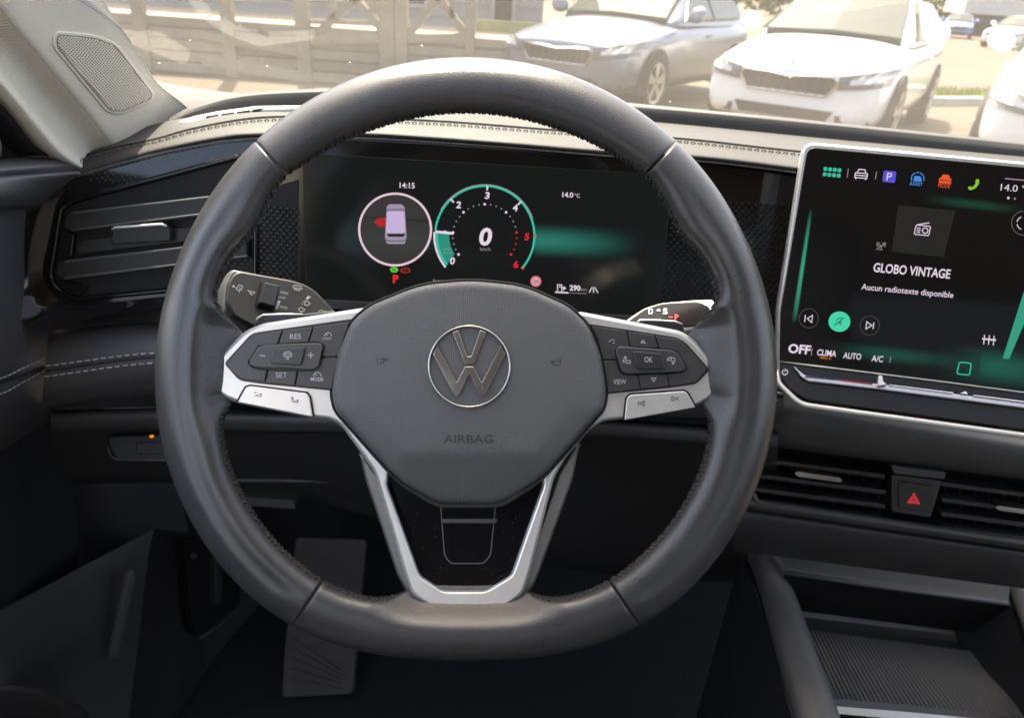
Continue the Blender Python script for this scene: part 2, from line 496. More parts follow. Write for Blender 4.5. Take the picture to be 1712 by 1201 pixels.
L.new(ad.outputs[0], m1.inputs[0]); L.new(tr.outputs[0], m1.inputs[1]); L.new(df.outputs[0], m1.inputs[2])
L.new(fr.outputs[0], fm.inputs[0]); L.new(fm.outputs[0], m2.inputs[0]); L.new(m1.outputs[0], m2.inputs[1]); L.new(gl.outputs[0], m2.inputs[2])
L.new(m2.outputs[0], out.inputs[0])
DUSTY = m
wv = []; wf = []
NX, NZ = 24, 8
zb_ = 1.085
for i in range(NZ + 1):
    z = zb_ + (ZT - zb_) * i / NZ
    for j in range(NX + 1):
        x = XL + .02 + (XR - XL - .04) * j / NX
        p = wsc(x, z)
        wv.append((x, p[1], z))
for i in range(NZ):
    for j in range(NX):
        a = i * (NX + 1) + j; wf.append((a, a + 1, a + NX + 2, a + NX + 1))
mk('windscreen', wv, wf, DUSTY, label='raked dusty windscreen glass above the dashboard', cat='windscreen')

# ------------------------------------------------------------------ a-pillar trim with its speaker
PF = plane_fn(atY(0, 20, .50), atY(180, 240, .60), atY(215, 80, .62))
pt = thing('pillar_trim', atY(200, 235, .60), 'beige fabric-grain roof pillar trim beside the windscreen', 'pillar trim')
def pfz(p): return PF(p[0], p[1], p[2])
fold = [(-70, -70, .0), (0, 20, .0), (45, 74, .0), (90, 128, .0), (140, 188, .0), (182, 243, .0), (215, 284, .0)]
fold_b = [(-58, -76, .003), (12, 16, .003), (57, 70, .003), (102, 124, .003), (152, 184, .003), (194, 238, .003), (227, 279, .003)]
inn = [(105, -85, .003), (160, 0, .003), (187, 40, .003), (215, 80, .003), (252, 138, .003), (300, 178, .001), (330, 210, 0)]
inn2 = [(109, -87, .000), (164, -2, .000), (191, 38, .000), (219, 78, .000), (256, 135, .000), (307, 175, 0), (338, 206, 0)]
inn3 = [(111, -88, -.03), (166, -3, -.03), (193, 37, -.03), (221, 77, -.03), (258, 134, -.03), (311, 174, -.02), (342, 204, -.02)]
loft('panel', [fold, fold_b, [tuple(.5 * (a + b) for a, b in zip(p, q)) for p, q in zip(fold_b, inn)], inn, inn2, inn3], PILLAR, pt, nu=40, sub=4, by='c', conv=pfz, flip=True)
def side(dx, dy, yo): return [(-70 + dx, -70 + dy, yo), (0 + dx, 20 + dy, yo), (45 + dx, 74 + dy, yo), (90 + dx, 128 + dy, yo), (140 + dx, 188 + dy, yo), (182 + dx, 243 + dy * .6, yo), (215 + dx, 284 + dy * .2, yo)]
loft('side_panel', [side(0, 0, 0), side(-14, 16, -.008), side(-34, 42, -.006), side(-48, 62, .0), side(-54, 70, -.015)], PILLARL, pt, nu=40, sub=4, by='c', conv=pfz, flip=True)
SPK = mat('speaker grille', (.62, .58, .49), .75)
nt = SPK.node_tree; N = nt.nodes; L = nt.links
vt = N.new('ShaderNodeTexVoronoi'); vt.inputs['Randomness'].default_value = 0; vt.inputs['Scale'].default_value = 255
tc = N.new('ShaderNodeTexCoord'); mp = N.new('ShaderNodeMapping'); mp.inputs['Rotation'].default_value = (0, 0, math.radians(42))
L.new(tc.outputs['UV'], mp.inputs[0]); L.new(mp.outputs[0], vt.inputs['Vector'])
rmp = N.new('ShaderNodeMapRange'); rmp.inputs[1].default_value = .22; rmp.inputs[2].default_value = .36
L.new(vt.outputs['Distance'], rmp.inputs[0])
mx = N.new('ShaderNodeMix'); mx.data_type = 'RGBA'; mx.inputs['A'].default_value = (.20, .17, .13, 1); mx.inputs['B'].default_value = (.62, .58, .49, 1)
L.new(rmp.outputs[0], mx.inputs['Factor']); L.new(mx.outputs['Result'], N['Principled BSDF'].inputs['Base Color'])
bp = N.new('ShaderNodeBump'); bp.inputs['Strength'].default_value = .8; bp.inputs['Distance'].default_value = .0008
L.new(rmp.outputs[0], bp.inputs['Height']); L.new(bp.outputs[0], N['Principled BSDF'].inputs['Normal'])
spk = rp([(80, 62), (86, 48), (150, 54), (188, 68), (252, 152), (250, 166), (196, 190), (172, 186), (82, 78)], 12, 5)
PLAINP = mat('pillar trim smooth', (.64, .60, .51), .7, var=.03, vscale=20)
sp_f = prism('speaker_frame', spk, .0042, .000, PLAINP, pt, bev=2.5, bz=.0008, fn=PF, n=4)
spk_in = inset(spk, 6.5)
V = []; Fc = []
sp_g = prism('speaker_grille', spk_in, .0046, .003, SPK, pt, bev=2, bz=.0006, fn=PF)
tube('speaker_groove', [PF(x, y, .0042) for x, y in inset(spk, 5.6)], .0005, mat('groove', (.30, .26, .20), .8), sp_f, n=6, closed=True)

# door-window corner: dark frame, mirror base and the seal beside the pillar
wc = thing('window_corner', atY(60, 245, .60), 'black window corner panel below the beige pillar trim', 'window corner')
def WCp(p): return PF(p[0], p[1], p[2])
loft('seal', [[(-110, -10, -.012), (-54, 90, -.012), (-9, 144, -.012), (42, 198, -.012), (88, 252, -.015), (130, 266, -.012)],
              [(-120, 2, -.006), (-64, 102, -.006), (-19, 156, -.006), (32, 210, -.006), (76, 258, -.008), (118, 270, -.01)],
              [(-132, 14, -.016), (-76, 114, -.016), (-31, 168, -.016), (20, 222, -.016), (60, 266, -.018), (104, 272, -.02)]],
     DARK, wc, nu=30, by='c', conv=WCp, flip=True)
flat('backing', [(-160, -20), (-40, 100), (160, 268), (130, 300), (-160, 320)], -.022, mat('window black', (.006, .005, .006), .35), wc, PF)
tube('channel', [PF(-6, 205, -.015), PF(8, 225, -.015), PF(20, 252, -.016), PF(24, 270, -.018)], .006, mat('channel brown', (.20, .15, .11), .4), wc, n=8)

# ------------------------------------------------------------------ driver's door
dr = thing('door', atY(0, 1150, .46), 'dark driver door card with stitched leather and speaker mesh', 'door')
NX_ = 24
def drow(y0, y1, x1, k=.50, yo=0., kr=.56): return [(-110, y0 + (y0 - y1) * .9, k - .075 + yo), (0, y0, k + yo), (x1 * .5, (y0 + y1) / 2, (k + kr) / 2 + yo), (x1, y1, kr + yo)]
DOORT = mat('door leather', (.075, .073, .076), .48, bump='leather', bscale=800, bstr=.22, bdist=.0003, var=.08, vscale=18)
loft('top_pad', [drow(258, 238, 140, .56, .05, .66), drow(262, 246, 130, .53, .02, .62), drow(270, 256, 140, .51, .0, .595), drow(284, 270, 136, .50, -.005, .58), drow(293, 284, 136, .498, -.002, .575)], DOORT, dr, nu=24, sub=4)
loft('middle_pad', [drow(293, 284, 136, .499, -.001, .575), drow(300, 292, 134, .496, -.005, .572), drow(325, 318, 124, .492, -.008, .588), drow(346, 338, 112, .495, -.002, .588), drow(350, 342, 110, .50, .006, .59)], DOORT, dr, nu=24, sub=4)
loft('panel', [drow(348, 340, 110, .505, .006, .592), drow(400, 390, 96, .50, .006, .585), drow(500, 480, 96, .497, .0, .58), drow(560, 530, 100, .495, -.002, .56), drow(630, 596, 92, .492, -.004, .556),
               drow(642, 606, 90, .493, .000, .557), drow(654, 616, 90, .491, -.004, .556), drow(690, 650, 90, .49, -.004, .556), drow(730, 680, 90, .495, .004, .56), drow(755, 700, 92, .51, .025, .575)], LEATHER_B, dr, nu=24, sub=4)
for yy in ((633, 598), (659, 619)):
    stitch_line('stitching', [atY(*p) + np.array([.0016, -.0016, .001]) for p in resample(drow(yy[0], yy[1], 76, .491, -.005, .5475), 40)], .0042, .0018, .00045, THREADW, dr, lift=.0004, nrm=(.7, -.7, 0))
MESH = mat('speaker mesh', (.012, .012, .013), .5)
nt = MESH.node_tree; N = nt.nodes; L = nt.links
vt = N.new('ShaderNodeTexVoronoi'); vt.inputs['Randomness'].default_value = 0; vt.inputs['Scale'].default_value = 330
tc = N.new('ShaderNodeTexCoord'); L.new(tc.outputs['UV'], vt.inputs['Vector'])
rmp = N.new('ShaderNodeMapRange'); rmp.inputs[1].default_value = .15; rmp.inputs[2].default_value = .40
L.new(vt.outputs['Distance'], rmp.inputs[0])
mx = N.new('ShaderNodeMix'); mx.data_type = 'RGBA'; mx.inputs['A'].default_value = (.09, .09, .10, 1); mx.inputs['B'].default_value = (.004, .004, .005, 1)
L.new(rmp.outputs[0], mx.inputs['Factor']); L.new(mx.outputs['Result'], N['Principled BSDF'].inputs['Base Color'])
loft('speaker_mesh', [drow(745, 690, 96, .515, .02, .575), drow(800, 740, 100, .52, .015, .60), drow(900, 850, 130, .515, .0, .63), drow(1015, 960, 130, .51, -.01, .63)], MESH, dr, nu=24, sub=3)
loft('lower_panel', [[(-110, 1075, .42), (0, 1022, .49), (130, 952, .58), (258, 885, .66)], [(-110, 1120, .41), (0, 1070, .47), (120, 1000, .56), (248, 930, .645)], [(-110, 1180, .40), (0, 1120, .455), (110, 1090, .53), (235, 1040, .62)],
                     [(-110, 1260, .39), (0, 1170, .44), (90, 1150, .51), (215, 1201, .57)], [(-110, 1420, .37), (0, 1330, .42), (90, 1330, .49), (190, 1330, .54)]], SOFT, dr, nu=24, sub=4)
prism('pocket_ridge', rp([(213, 962), (222, 952), (226, 965), (196, 1098), (184, 1100)], 3), .002, -.004, SOFT2, dr, bev=2.5, fn=plane_fn(atY(222, 955, .600), atY(190, 1098, .565), atY(120, 1030, .535)))
loft('pocket_rim', [[(-110, 1175, .36), (0, 1150, .40), (60, 1152, .42), (120, 1175, .44), (152, 1201, .455), (165, 1300, .45)], [(-110, 1185, .35), (0, 1160, .39), (55, 1163, .41), (108, 1184, .43), (138, 1210, .445), (150, 1300, .44)],
                    [(-110, 1215, .38), (0, 1195, .42), (50, 1197, .44), (100, 1215, .46), (126, 1240, .475), (135, 1300, .47)]], HARD, dr, nu=30, sub=3)

# ------------------------------------------------------------------ dashboard
db = thing('dashboard', np.array([.37, .75, .80]), 'wide dark dashboard with sunlit stitched leather top', 'dashboard')
r1 = [(96, 300, .566), (187, 274, .571), (269, 252, .575), (365, 233, .579), (430, 227, .581), (594, 226, .585), (725, 233, .588), (860, 243, .59), (1020, 256, .59), (1173, 265, .588), (1328, 283, .582), (1500, 304, .562), (1780, 338, .53)]
r2 = [(112, 270, .583), (181, 249, .590), (261, 232, .598), (327, 214, .605), (430, 197, .615), (560, 195, .62), (660, 199, .622), (758, 204, .622), (860, 212, .622), (950, 219, .622), (1140, 232, .62), (1277, 247, .615), (1400, 260, .604), (1780, 300, .57)]
def sh(r, dy, dY): return [(a, b + dy, c + dY) for a, b, c in r]
r3 = [(118, 250, .63), (150, 241, .635), (200, 225, .64), (275, 203, .648), (330, 194, .66), (430, 181, .685), (660, 178, .695), (860, 187, .70), (1100, 204, .70), (1400, 233, .68), (1780, 268, .645)]
loft('leather_edge', [sh(r1, 7, .02), sh(r1, 3, .004), sh(r1, 0, 0), sh(r1, -7, .003), sh(r2, 8, -.007), sh(r2, 3, -.002), sh(r2, 1, .001)], LEATHER_D, db, nu=110, sub=3)
loft('top_pad', [sh(r2, 1.0, .001), sh(r2, -2.0, .001), sh(r2, -5, .008), [(118, 257, .605), (195, 234, .618), (270, 214, .628), (330, 201, .642), (430, 187, .66), (660, 186, .67), (860, 194, .67), (1120, 213, .67), (1400, 241, .65), (1780, 278, .62)], r3], LEATHER_D, db, nu=110, sub=3)
le = o_rows['leather_edge']
st = resample(sh(r2, 4.5, -.0045), 160)
stitch_line('stitching', [atY(*p) for p in st], .0036, .0022, .0005, THREADB, db, lift=.0006, nrm=(0, -.5, .85))
tube('seam', [atY(*p) for p in resample(sh(r2, 1.2, .0002), 120)], .0006, SEAM, db, n=5)
tube('chrome_bead', [atY(*p) for p in resample(sh(r1, 4.5, .002), 120)], .0011, mat('bead', (.16, .15, .14), .25, .6), db, n=6)
r4 = [(282, 200, .650), (330, 178, .666), (430, 157, .692), (660, 150, .702), (860, 158, .707), (1090, 179, .707), (1400, 209, .687), (1780, 248, .652)]
DASHT = mat('dash top plastic', (.026, .025, .022), .7, bump='noise', bscale=700, bstr=.25, bdist=.0005, var=.08, vscale=16)
DASHF = mat('dash lip plastic', (.030, .028, .025), .62, bump='noise', bscale=700, bstr=.25, bdist=.0005, var=.08, vscale=16)
hump = [(276, 206, .645), (330, 194, .66), (430, 181, .685), (660, 178, .695), (860, 187, .70), (1100, 204, .70), (1400, 233, .68), (1780, 268, .645)]
loft('rear_lip', [hump, [(280, 203, .647), (330, 186, .662), (430, 170, .687), (660, 165, .697), (860, 173, .702), (1095, 192, .702), (1400, 222, .682), (1780, 258, .647)], sh(r4, 3, -.002), r4, sh(r4, -2.5, .008), sh(r4, -3.5, .02)], DASHF, db, nu=90, sub=3)
loft('rear_shelf', [sh(r4, -3.5, .02), sh(r4, -3.6, .04), [(290, 200, .73), (330, 181, .75), (430, 163, .78), (660, 156, .78), (860, 165, .78), (1090, 186, .78), (1400, 216, .755), (1780, 255, .71)]], DASHT, db, nu=90, sub=3, spline=False)
loft('corner_shelf', [[(225, 205, .70), (300, 196, .70), (420, 175, .73)], [(240, 150, .82), (300, 160, .80), (425, 158, .78)], [(236, 128, .875), (300, 143, .86), (430, 160, .80)]], DASHT, db, nu=20, sub=4)
# slatted demister outlet in front of the hump
dv = thing('demister_vent', atY(370, 192, .66), 'small white demister slot on the left dashboard top', 'vent')
DVF = plane_fn(atY(330, 203, .645), atY(430, 184, .672), atY(430, 192, .65))
prism('outlet', rp([(300, 208), (335, 194), (430, 181), (520, 180), (520, 184), (430, 187), (350, 199), (318, 208)], 2), .0022, -.001, mat('vent white', (.72, .70, .66), .5), dv, bev=1, fn=DVF)
for k in range(4):
    x = 345 + k * 26
    prism('slat', [(x, 199 - k * 3.8), (x + 22, 195 - k * 3.6), (x + 22, 196.4 - k * 3.6), (x, 200.4 - k * 3.8)], .003, .001, SOFT2, dv, bev=.3, fn=DVF)

# gloss fascia behind the wheel
PN = plane_fn(atY(100, 310, .563), atY(860, 250, .594), atY(860, 540, .560))
fascia = rp([(27, 475), (31, 420), (46, 350), (72, 321), (98, 305), (187, 278), (269, 256), (365, 237), (430, 231), (594, 230), (725, 237), (860, 247), (1020, 260), (1173, 269), (1345, 289), (1345, 620), (1100, 600), (860, 585), (430, 565), (265, 535), (97, 547), (36, 508)], [14, 20, 20, 14, 8, 4, 4, 4, 4, 4, 4, 4, 4, 4, 2, 2, 2, 2, 2, 4, 8, 10], 4)
prism('gloss_fascia', fascia, .002, -.02, GLOSS, db, bev=5, bz=.003, fn=PN, n=4)
tube('fascia_edge', [PN(x, y, -.001) for x, y in fascia[:78]], .0018, mat('edge black', (.05, .048, .045), .2), db, n=8)
fi = [(112, 318), (96, 345), (84, 400), (74, 455), (90, 489), (128, 509), (270, 496), (430, 482)]
fo = [(86, 315), (52, 348), (33, 420), (31, 474), (40, 505), (98, 543), (265, 531), (430, 545)]
mid = [((a[0] + b[0]) / 2, (a[1] + b[1]) / 2) for a, b in zip(fi, fo)]
loft('fascia_lip', [[(x, y, .0024) for x, y in fi], [(x, y, .0075) for x, y in mid], [(x, y, .017) for x, y in fo], [(x - 2, y + 1.5, .016) for x, y in fo], [(x - 3, y + 2.5, .0) for x, y in fo]], GLOSS, db, nu=60, sub=5, by='c', conv=lambda p: PN(*p))
dots = []
for i in range(26):
    for j in range(9):
        x = 155 + i * 9.2 + (j % 2) * 4.6; yt = 296 - (x - 140) * .243; y = yt + j * 6.3 - 4 + random.uniform(-.4, .4)
        if j > 2 + 6 * min(1, (x - 140) / 140) : continue
        if x > 378 or y > 334 - (x - 125) * .262: continue
        dots.append(circ(x, y, .85, 6))
V = []; Fc = []
for d_ in dots:
    Fc.append(tuple(range(len(V), len(V) + 6))[::-1]); V += [PN(x, y, .0023) for x, y in d_]
mk('dot_print', V, Fc, mat('dot print', (.10, .095, .09), .4), db, smooth=False, kind='stuff')
HEX = mat('honeycomb', (.012, .011, .011), .38, spec=.25)
def honey(name, poly, s=5.4, slope=.075):
    n = len(poly)
    def ins(x, y):
        c = False
        for i in range(n):
            (x0, y0), (x1, y1) = poly[i - 1], poly[i]
            if (y0 > y) != (y1 > y) and x < (x1 - x0) * (y - y0) / (y1 - y0) + x0: c = not c
        return c
    V = []; Fc = []
    x0 = min(p[0] for p in poly); x1 = max(p[0] for p in poly); y0 = min(p[1] for p in poly) - 30; y1 = max(p[1] for p in poly) + 30
    r = 0; y = y0
    while y < y1:
        x = x0 + (r % 2) * s
        while x < x1:
            yy = y + (x - x0) * slope
            if ins(x, yy):
                b = len(V)
                o_ = [(x + .88 * s * math.cos(math.radians(60 * k + 30)), yy + .60 * s * math.sin(math.radians(60 * k + 30))) for k in range(6)]
                V += [PN(a, c, .0022) for a, c in o_] + [PN(x + (a - x) * .72, yy + (c - yy) * .72, .0038) for a, c in o_]
                Fc += [(b + k, b + 6 + k, b + 6 + (k + 1) % 6, b + (k + 1) % 6) for k in range(6)] + [tuple(range(b + 6, b + 12))[::-1]]
            x += 2 * s
        y += 1.13 * s; r += 1
    return mk(name, V, Fc, HEX, db, smooth=False, kind='stuff')
flat('shade_backing', [(501, 300), (498, 505), (370, 495), (385, 420), (430, 320)], .0024, DARK, db, PN)  # matte dark sheet added to keep reflections out of the left honeycomb
honey('honeycomb_trim', [(500, 345), (497, 500), (380, 490), (392, 420), (440, 340)])
honey('honeycomb_trim', [(1128, 330), (1326, 345), (1300, 570), (1104, 560), (1112, 420)])

# lower bolster with its twin white seams
b0 = [(82, 553, .556), (265, 534, .556), (430, 548, .555), (700, 570, .553), (1000, 590, .552), (1250, 610, .548), (1300, 614, .545)]
def brow(dy, Y): return [(82 - dy * .10, 551 + dy, Y), (265, 534 + dy * .92, Y), (430, 545 + dy * .9, Y), (700, 562 + dy * .85, Y), (1000, 585 + dy * .8, Y), (1250, 606 + dy * .75, Y), (1310, 612 + dy * .75, Y)]
loft('bolster', [brow(-6, .580), brow(0, .555), brow(10, .541), brow(38, .530), brow(66, .525), brow(70, .5275), brow(74, .525), brow(98, .526), brow(118, .534), brow(132, .55), brow(136, .60)], LEATHER_B, db, nu=60, sub=3)
for dy in (61, 79):
    stitch_line('stitching', [atY(*p) for p in resample([(a, b, c - .0009) for a, b, c in brow(dy, .5245 if dy > 70 else .5253)], 120)], .0046, .0026, .00055, THREADW, db, lift=.0004, nrm=(0, -1, .1))
loft('bolster_end', [[(78, 545, .565), (66, 620, .535), (64, 665, .54), (90, 690, .56)], [(70, 548, .60), (52, 625, .57), (50, 680, .57), (80, 700, .60)]], LEATHER_B, db, nu=16, sub=3, by='c', flip=True)
# ledge, switch pod and knee panels under it
def krow(y0, y1, Y0, Y1): return [(85, y0, Y0), (265, y0 - 4, Y0), (430, y0 + 2, Y0), (700, (y0 + y1) / 2, (Y0 + Y1) / 2), (1000, y1, Y1), (1300, y1 + 20, Y1)]
loft('knee_ledge', [krow(686, 700, .60, .58), krow(690, 706, .565, .545), krow(716, 726, .562, .540), krow(720, 731, .57, .545)], SOFT, db, nu=50, sub=3)
loft('knee_panel', [krow(722, 731, .585, .56), krow(760, 780, .60, .585), krow(800, 860, .625, .62), krow(806, 950, .66, .68), krow(812, 960, .80, .80)], HARD, db, nu=50, sub=3)
tube('knee_edge', [atY(x, 803 + (x - 385) * .01, .622) for x in range(300, 660, 20)], .003, SOFT, db, n=8)
SWF = plane_fn(atY(190, 730, .59), atY(290, 726, .59), atY(200, 765, .58))
sw = thing('light_switch', atY(240, 768, .575), 'dark switch pod with amber lamp below the left bolster', 'switch')
prism('pod', rp([(190, 728), (320, 724), (320, 768), (205, 768)], 10), .012, -.03, HARD, sw, bev=3, fn=SWF)
tube('pod_rim', [SWF(x, y, .013) for x, y in ((194, 745), (198, 760), (208, 766), (260, 767), (320, 767))], .0012, SOFT2, sw, n=6)
prism('amber_lamp', circ(266, 728, 2.2, 14), .015, .01, E_AMB, sw, bev=1, fn=SWF)
prism('rocker', rp([(240, 738), (300, 736), (300, 756), (242, 757)], 3), .0145, .01, HARD, sw, bev=1.5, fn=SWF)
boxw('column_bracket', atY(400, 845, .66), atY(500, 820, .68) + np.array([0, .02, 0]), SOFT2, db)
# ------------------------------------------------------------------ left air vent
av = thing('air_vent', PN(240, 500, 0), 'left dashboard air vent with angled slats, beside the door', 'air vent', 'dashboard air vents')
vp = rp([(89, 462), (108, 346), (132, 334), (400, 262), (430, 300), (430, 470), (270, 486), (131, 499), (100, 483)], [10, 8, 10, 4, 4, 4, 4, 6, 8], 4)
prism('shade_plate', vp, .0032, .0, DARK, av, bev=1, fn=PN)  # dark plate level with the panel paints the shade of the vent hollow
tube('frame', [PN(x, y, .0038) for x, y in vp], .0024, GLOSS, av, n=8, closed=True)
SLAT = mat('slat plastic', (.014, .014, .014), .45, spec=.3, var=.1, vscale=40)
SLAT_HI = mat('slat highlight', (.13, .128, .125), .4)  # pale colour paints the highlight along the slat edges
for pts in ([(120, 378), (122, 360), (130, 354), (420, 320), (420, 350), (128, 385)], [(106, 457), (108, 441), (117, 434), (420, 398), (420, 428), (116, 464)]):
    s = prism('slat', rp(pts, 4, 3), .011, .004, SLAT, av, bev=2.5, fn=PN, n=3)
    a, b = pts[2], pts[3]; c, d_ = pts[5], pts[4]
    tube('slat_highlight', [PN(a[0] + 4, a[1] + 1.5, .0105), PN(b[0], b[1] + 2, .0105)], .0011, SLAT_HI, s, n=6)
    tube('slat_highlight', [PN(c[0] + 4, c[1] - 1.5, .0105), PN(d_[0], d_[1] - 2, .0105)], .0011, SLAT_HI, s, n=6)
prism('slat', rp([(136, 410), (148, 400), (420, 366), (420, 392), (140, 424)], 3, 3), .008, .003, SLAT, av, bev=2, fn=PN)
tb = prism('adjuster_tab', rp([(201, 406), (203, 381), (208, 377), (284, 372), (292, 375), (298, 385), (298, 401)], 3, 3), .015, .006, SLAT, av, bev=2, fn=PN)
tube('silver_edge', [PN(204, 382, .0155), PN(209, 378.5, .0158), (PN(284, 373.5, .0158)), PN(292, 376.5, .0155)], .0012, SILVER, tb, n=8)
prism('side_guide', rp([(110, 380), (122, 388), (133, 392), (128, 428), (116, 432), (112, 420)], 3), .0075, .003, GLOSS, av, bev=2, fn=PN)
prism('side_guide', rp([(104, 470), (118, 468), (155, 478), (140, 492), (120, 490)], 4), .0075, .003, GLOSS, av, bev=2, fn=PN)

# ------------------------------------------------------------------ instrument display
ic = thing('instrument_display', PN(810, 530, 0), 'wide digital instrument display with round gauges behind the wheel', 'display')
SCR = mat('display glass', (.0035, .0038, .0042), .14, spec=.12, emit=(.45, .56, .58), estr=.0016)
prism('screen', rp([(508, 256), (1122, 292), (1100, 532), (513, 502)], 6), .005, .0, SCR, ic, bev=1.2, fn=PN)
prism('lower_bezel', rp([(512, 498), (1102, 528), (1100, 545), (514, 512)], 2), .0062, .001, mat('bezel', (.035, .035, .036), .4), ic, bev=1, fn=PN)
Z1 = .0054; Z2 = .0058; Z3 = .0062
def glow(name, poly_px, m, parent, fn, z):
    """soft light on a display: fades out from the middle of its quad"""
    (xa, ya), (xb, yb), (xc, yc), (xd, yd) = poly_px
    o = mk(name, [fn(x, y, z) for x, y in poly_px], [(0, 3, 2, 1)], m, parent, smooth=False, uvs=[(0, 0), (1, 0), (1, 1), (0, 1)])
    return o
def glow_mat(name, col, s, px=1., py=1., one_sided=False):
    m = bpy.data.materials.new(name); m.use_nodes = True; N = m.node_tree.nodes; L = m.node_tree.links; N.clear()
    out = N.new('ShaderNodeOutputMaterial'); e = N.new('ShaderNodeEmission'); e.inputs[0].default_value = tuple(col) + (1,); t = N.new('ShaderNodeBsdfTransparent')
    ad = N.new('ShaderNodeAddShader'); tc = N.new('ShaderNodeTexCoord'); sx = N.new('ShaderNodeSeparateXYZ'); L.new(tc.outputs['UV'], sx.inputs[0])
    def bell(sock, p, half):
        a = N.new('ShaderNodeMath'); a.operation = 'MULTIPLY'; a.inputs[1].default_value = math.pi * (.5 if half else 1.); L.new(sock, a.inputs[0])
        b = N.new('ShaderNodeMath'); b.operation = 'COSINE' if half else 'SINE'; L.new(a.outputs[0], b.inputs[0])
        c = N.new('ShaderNodeMath'); c.operation = 'POWER'; c.inputs[1].default_value = p; L.new(b.outputs[0], c.inputs[0]); return c.outputs[0]
    u = bell(sx.outputs[0], px, one_sided); v = bell(sx.outputs[1], py, False)
    mm = N.new('ShaderNodeMath'); mm.operation = 'MULTIPLY'; L.new(u, mm.inputs[0]); L.new(v, mm.inputs[1])
    m3 = N.new('ShaderNodeMath'); m3.operation = 'MULTIPLY'; m3.inputs[1].default_value = s; L.new(mm.outputs[0], m3.inputs[0]); L.new(m3.outputs[0], e.inputs[1])
    L.new(e.outputs[0], ad.inputs[0]); L.new(t.outputs[0], ad.inputs[1]); L.new(ad.outputs[0], out.inputs[0])
    return m
glow('light_band', [(893, 368), (1075, 376), (1075, 442), (893, 434)], glow_mat('teal band', (.02, .50, .40), .040, 1.6, 2.4, True), ic, PN, Z1)
glow('light_haze', [(560, 360), (770, 368), (770, 440), (560, 432)], glow_mat('teal haze', (.02, .45, .38), .007, 2., 2.2), ic, PN, Z1)
flat('view_disc', circ(662, 383, 58, 40), Z1, em('disc grey', (.60, .58, .62), .0065), ic, PN)
strokes('view_ring', [arc(662, 383, 59.5, 0, 360, 56)], 3.6, Z2, em('ring pink', (1, .82, 1.05), .085), ic, PN)
# the little car in the ring
pc = flat('car_picture', rp([(648, 345), (652, 341), (673, 341), (678, 346), (681, 398), (678, 407), (649, 407), (645, 398)], 3), Z2, em('car body', (.60, .55, .82), .06), ic, PN)
flat('car_roof', rp([(649, 353), (677, 353), (679, 386), (675, 389), (650, 389), (647, 386)], 3), Z3, E_LAV, pc, PN)
flat('car_rear_window', rp([(648, 390), (679, 390), (676, 395), (651, 395)], 1.5), Z3, em('dark pane', (.05, .05, .08), .03), pc, PN)
strokes('car_lines', [[(648, 352), (651, 350), (676, 350), (679, 352)], [(645, 356), (643, 354)], [(680, 356), (683, 354)], [(646, 399), (651, 402), (676, 402), (681, 399)]], 1.2, Z3, em('dark line', (.06, .05, .10), .03), pc, PN)
flat('open_door', rp([(627, 371), (632, 365), (647, 363), (647, 377), (637, 379)], 1.5), Z3, em('door red', (.80, .03, .04), .06), ic, PN)
text('clock', '14:15', 682, 310, 8.6, E_W, ic, PN, w=25, slope=.03, z=Z2, bold=.015)
text('temperature', '14.0', 948, 325.5, 8, E_W, ic, PN, w=18, slope=.04, z=Z2, bold=.02)
text('temperature_unit', '°C', 963.5, 326.8, 6, E_W, ic, PN, w=9, slope=.04, z=Z2)
# rev counter
GX, GY, GR = 810.5, 393, 83
strokes('rev_arc', [arc(GX, GY, GR - .8, -84, 132, 60)], 3.4, Z2, E_T, ic, PN)
strokes('rev_arc_edge', [arc(GX, GY, GR + 1.4, -60, 70, 50)], 1.4, Z2, E_WD, ic, PN)
strokes('rev_bar', [arc(GX, GY, GR + .5, -86, -129, 16)], 3.2, Z3, E_W, ic, PN)
strokes('rev_fill_edge', [arc(GX, GY, GR - 3.5, -86, -128, 16)], 4, Z2, E_T, ic, PN)
fz = arc(GX, GY, GR - 5, -87, -127, 12) + arc(GX, GY, GR - 24, -122, -87, 12)
flat('rev_fill', fz, Z1, em('teal fill', (.03, .70, .55), .045), ic, PN)
strokes('needle', [[(728.5, 386.5), (759, 389.5)]], 4, Z3 + .0003, E_W, ic, PN)
flat('needle_mark', circ(744.5, 387.5, 3, 10), Z3 + .0006, E_W, ic, PN)
for k, (t, x, y, mm) in enumerate((('0', 757, 435, E_W), ('2', 767, 342, E_W), ('3', 814.5, 326.5, E_W), ('4', 861, 347, E_W), ('5', 880, 395, E_R), ('6', 862, 441, E_R))):
    text('rev_number', t, x, y, 10.5, mm, ic, PN, w=8.2, slope=.04, z=Z3, bold=.03, shear=.12)
ticks = []
for k in range(25):
    a = -125 + k * 250 / 24; big = k % 4 == 0
    c = (GX + 53 * math.sin(math.radians(a)), GY + 1 - 53 * math.cos(math.radians(a)))
    V_ = circ(c[0], c[1], 2.2 if big else 1.3, 8)
    flat('rev_dot', V_, Z2, (E_R if k >= 20 else (E_W if big else E_WD)), ic, PN)
for a in (-43, 3, 47): strokes('rev_mark', [[(GX + r * math.sin(math.radians(a)), GY - r * math.cos(math.radians(a))) for r in (GR - 8, GR)]], 2.6, Z3, E_W, ic, PN)
for a in (90, 131): strokes('red_mark', [[(GX + r * math.sin(math.radians(a)), GY - r * math.cos(math.radians(a))) for r in (GR - 3, GR + 3)]], 2.2, Z3, E_R, ic, PN)
text('speed', '0', 812, 395, 27, E_W, ic, PN, w=21, slope=.03, z=Z2, bold=.03, shear=.15)
text('speed_unit', 'km/h', 811.5, 415.5, 5.5, E_WD, ic, PN, w=17, slope=.03, z=Z2)
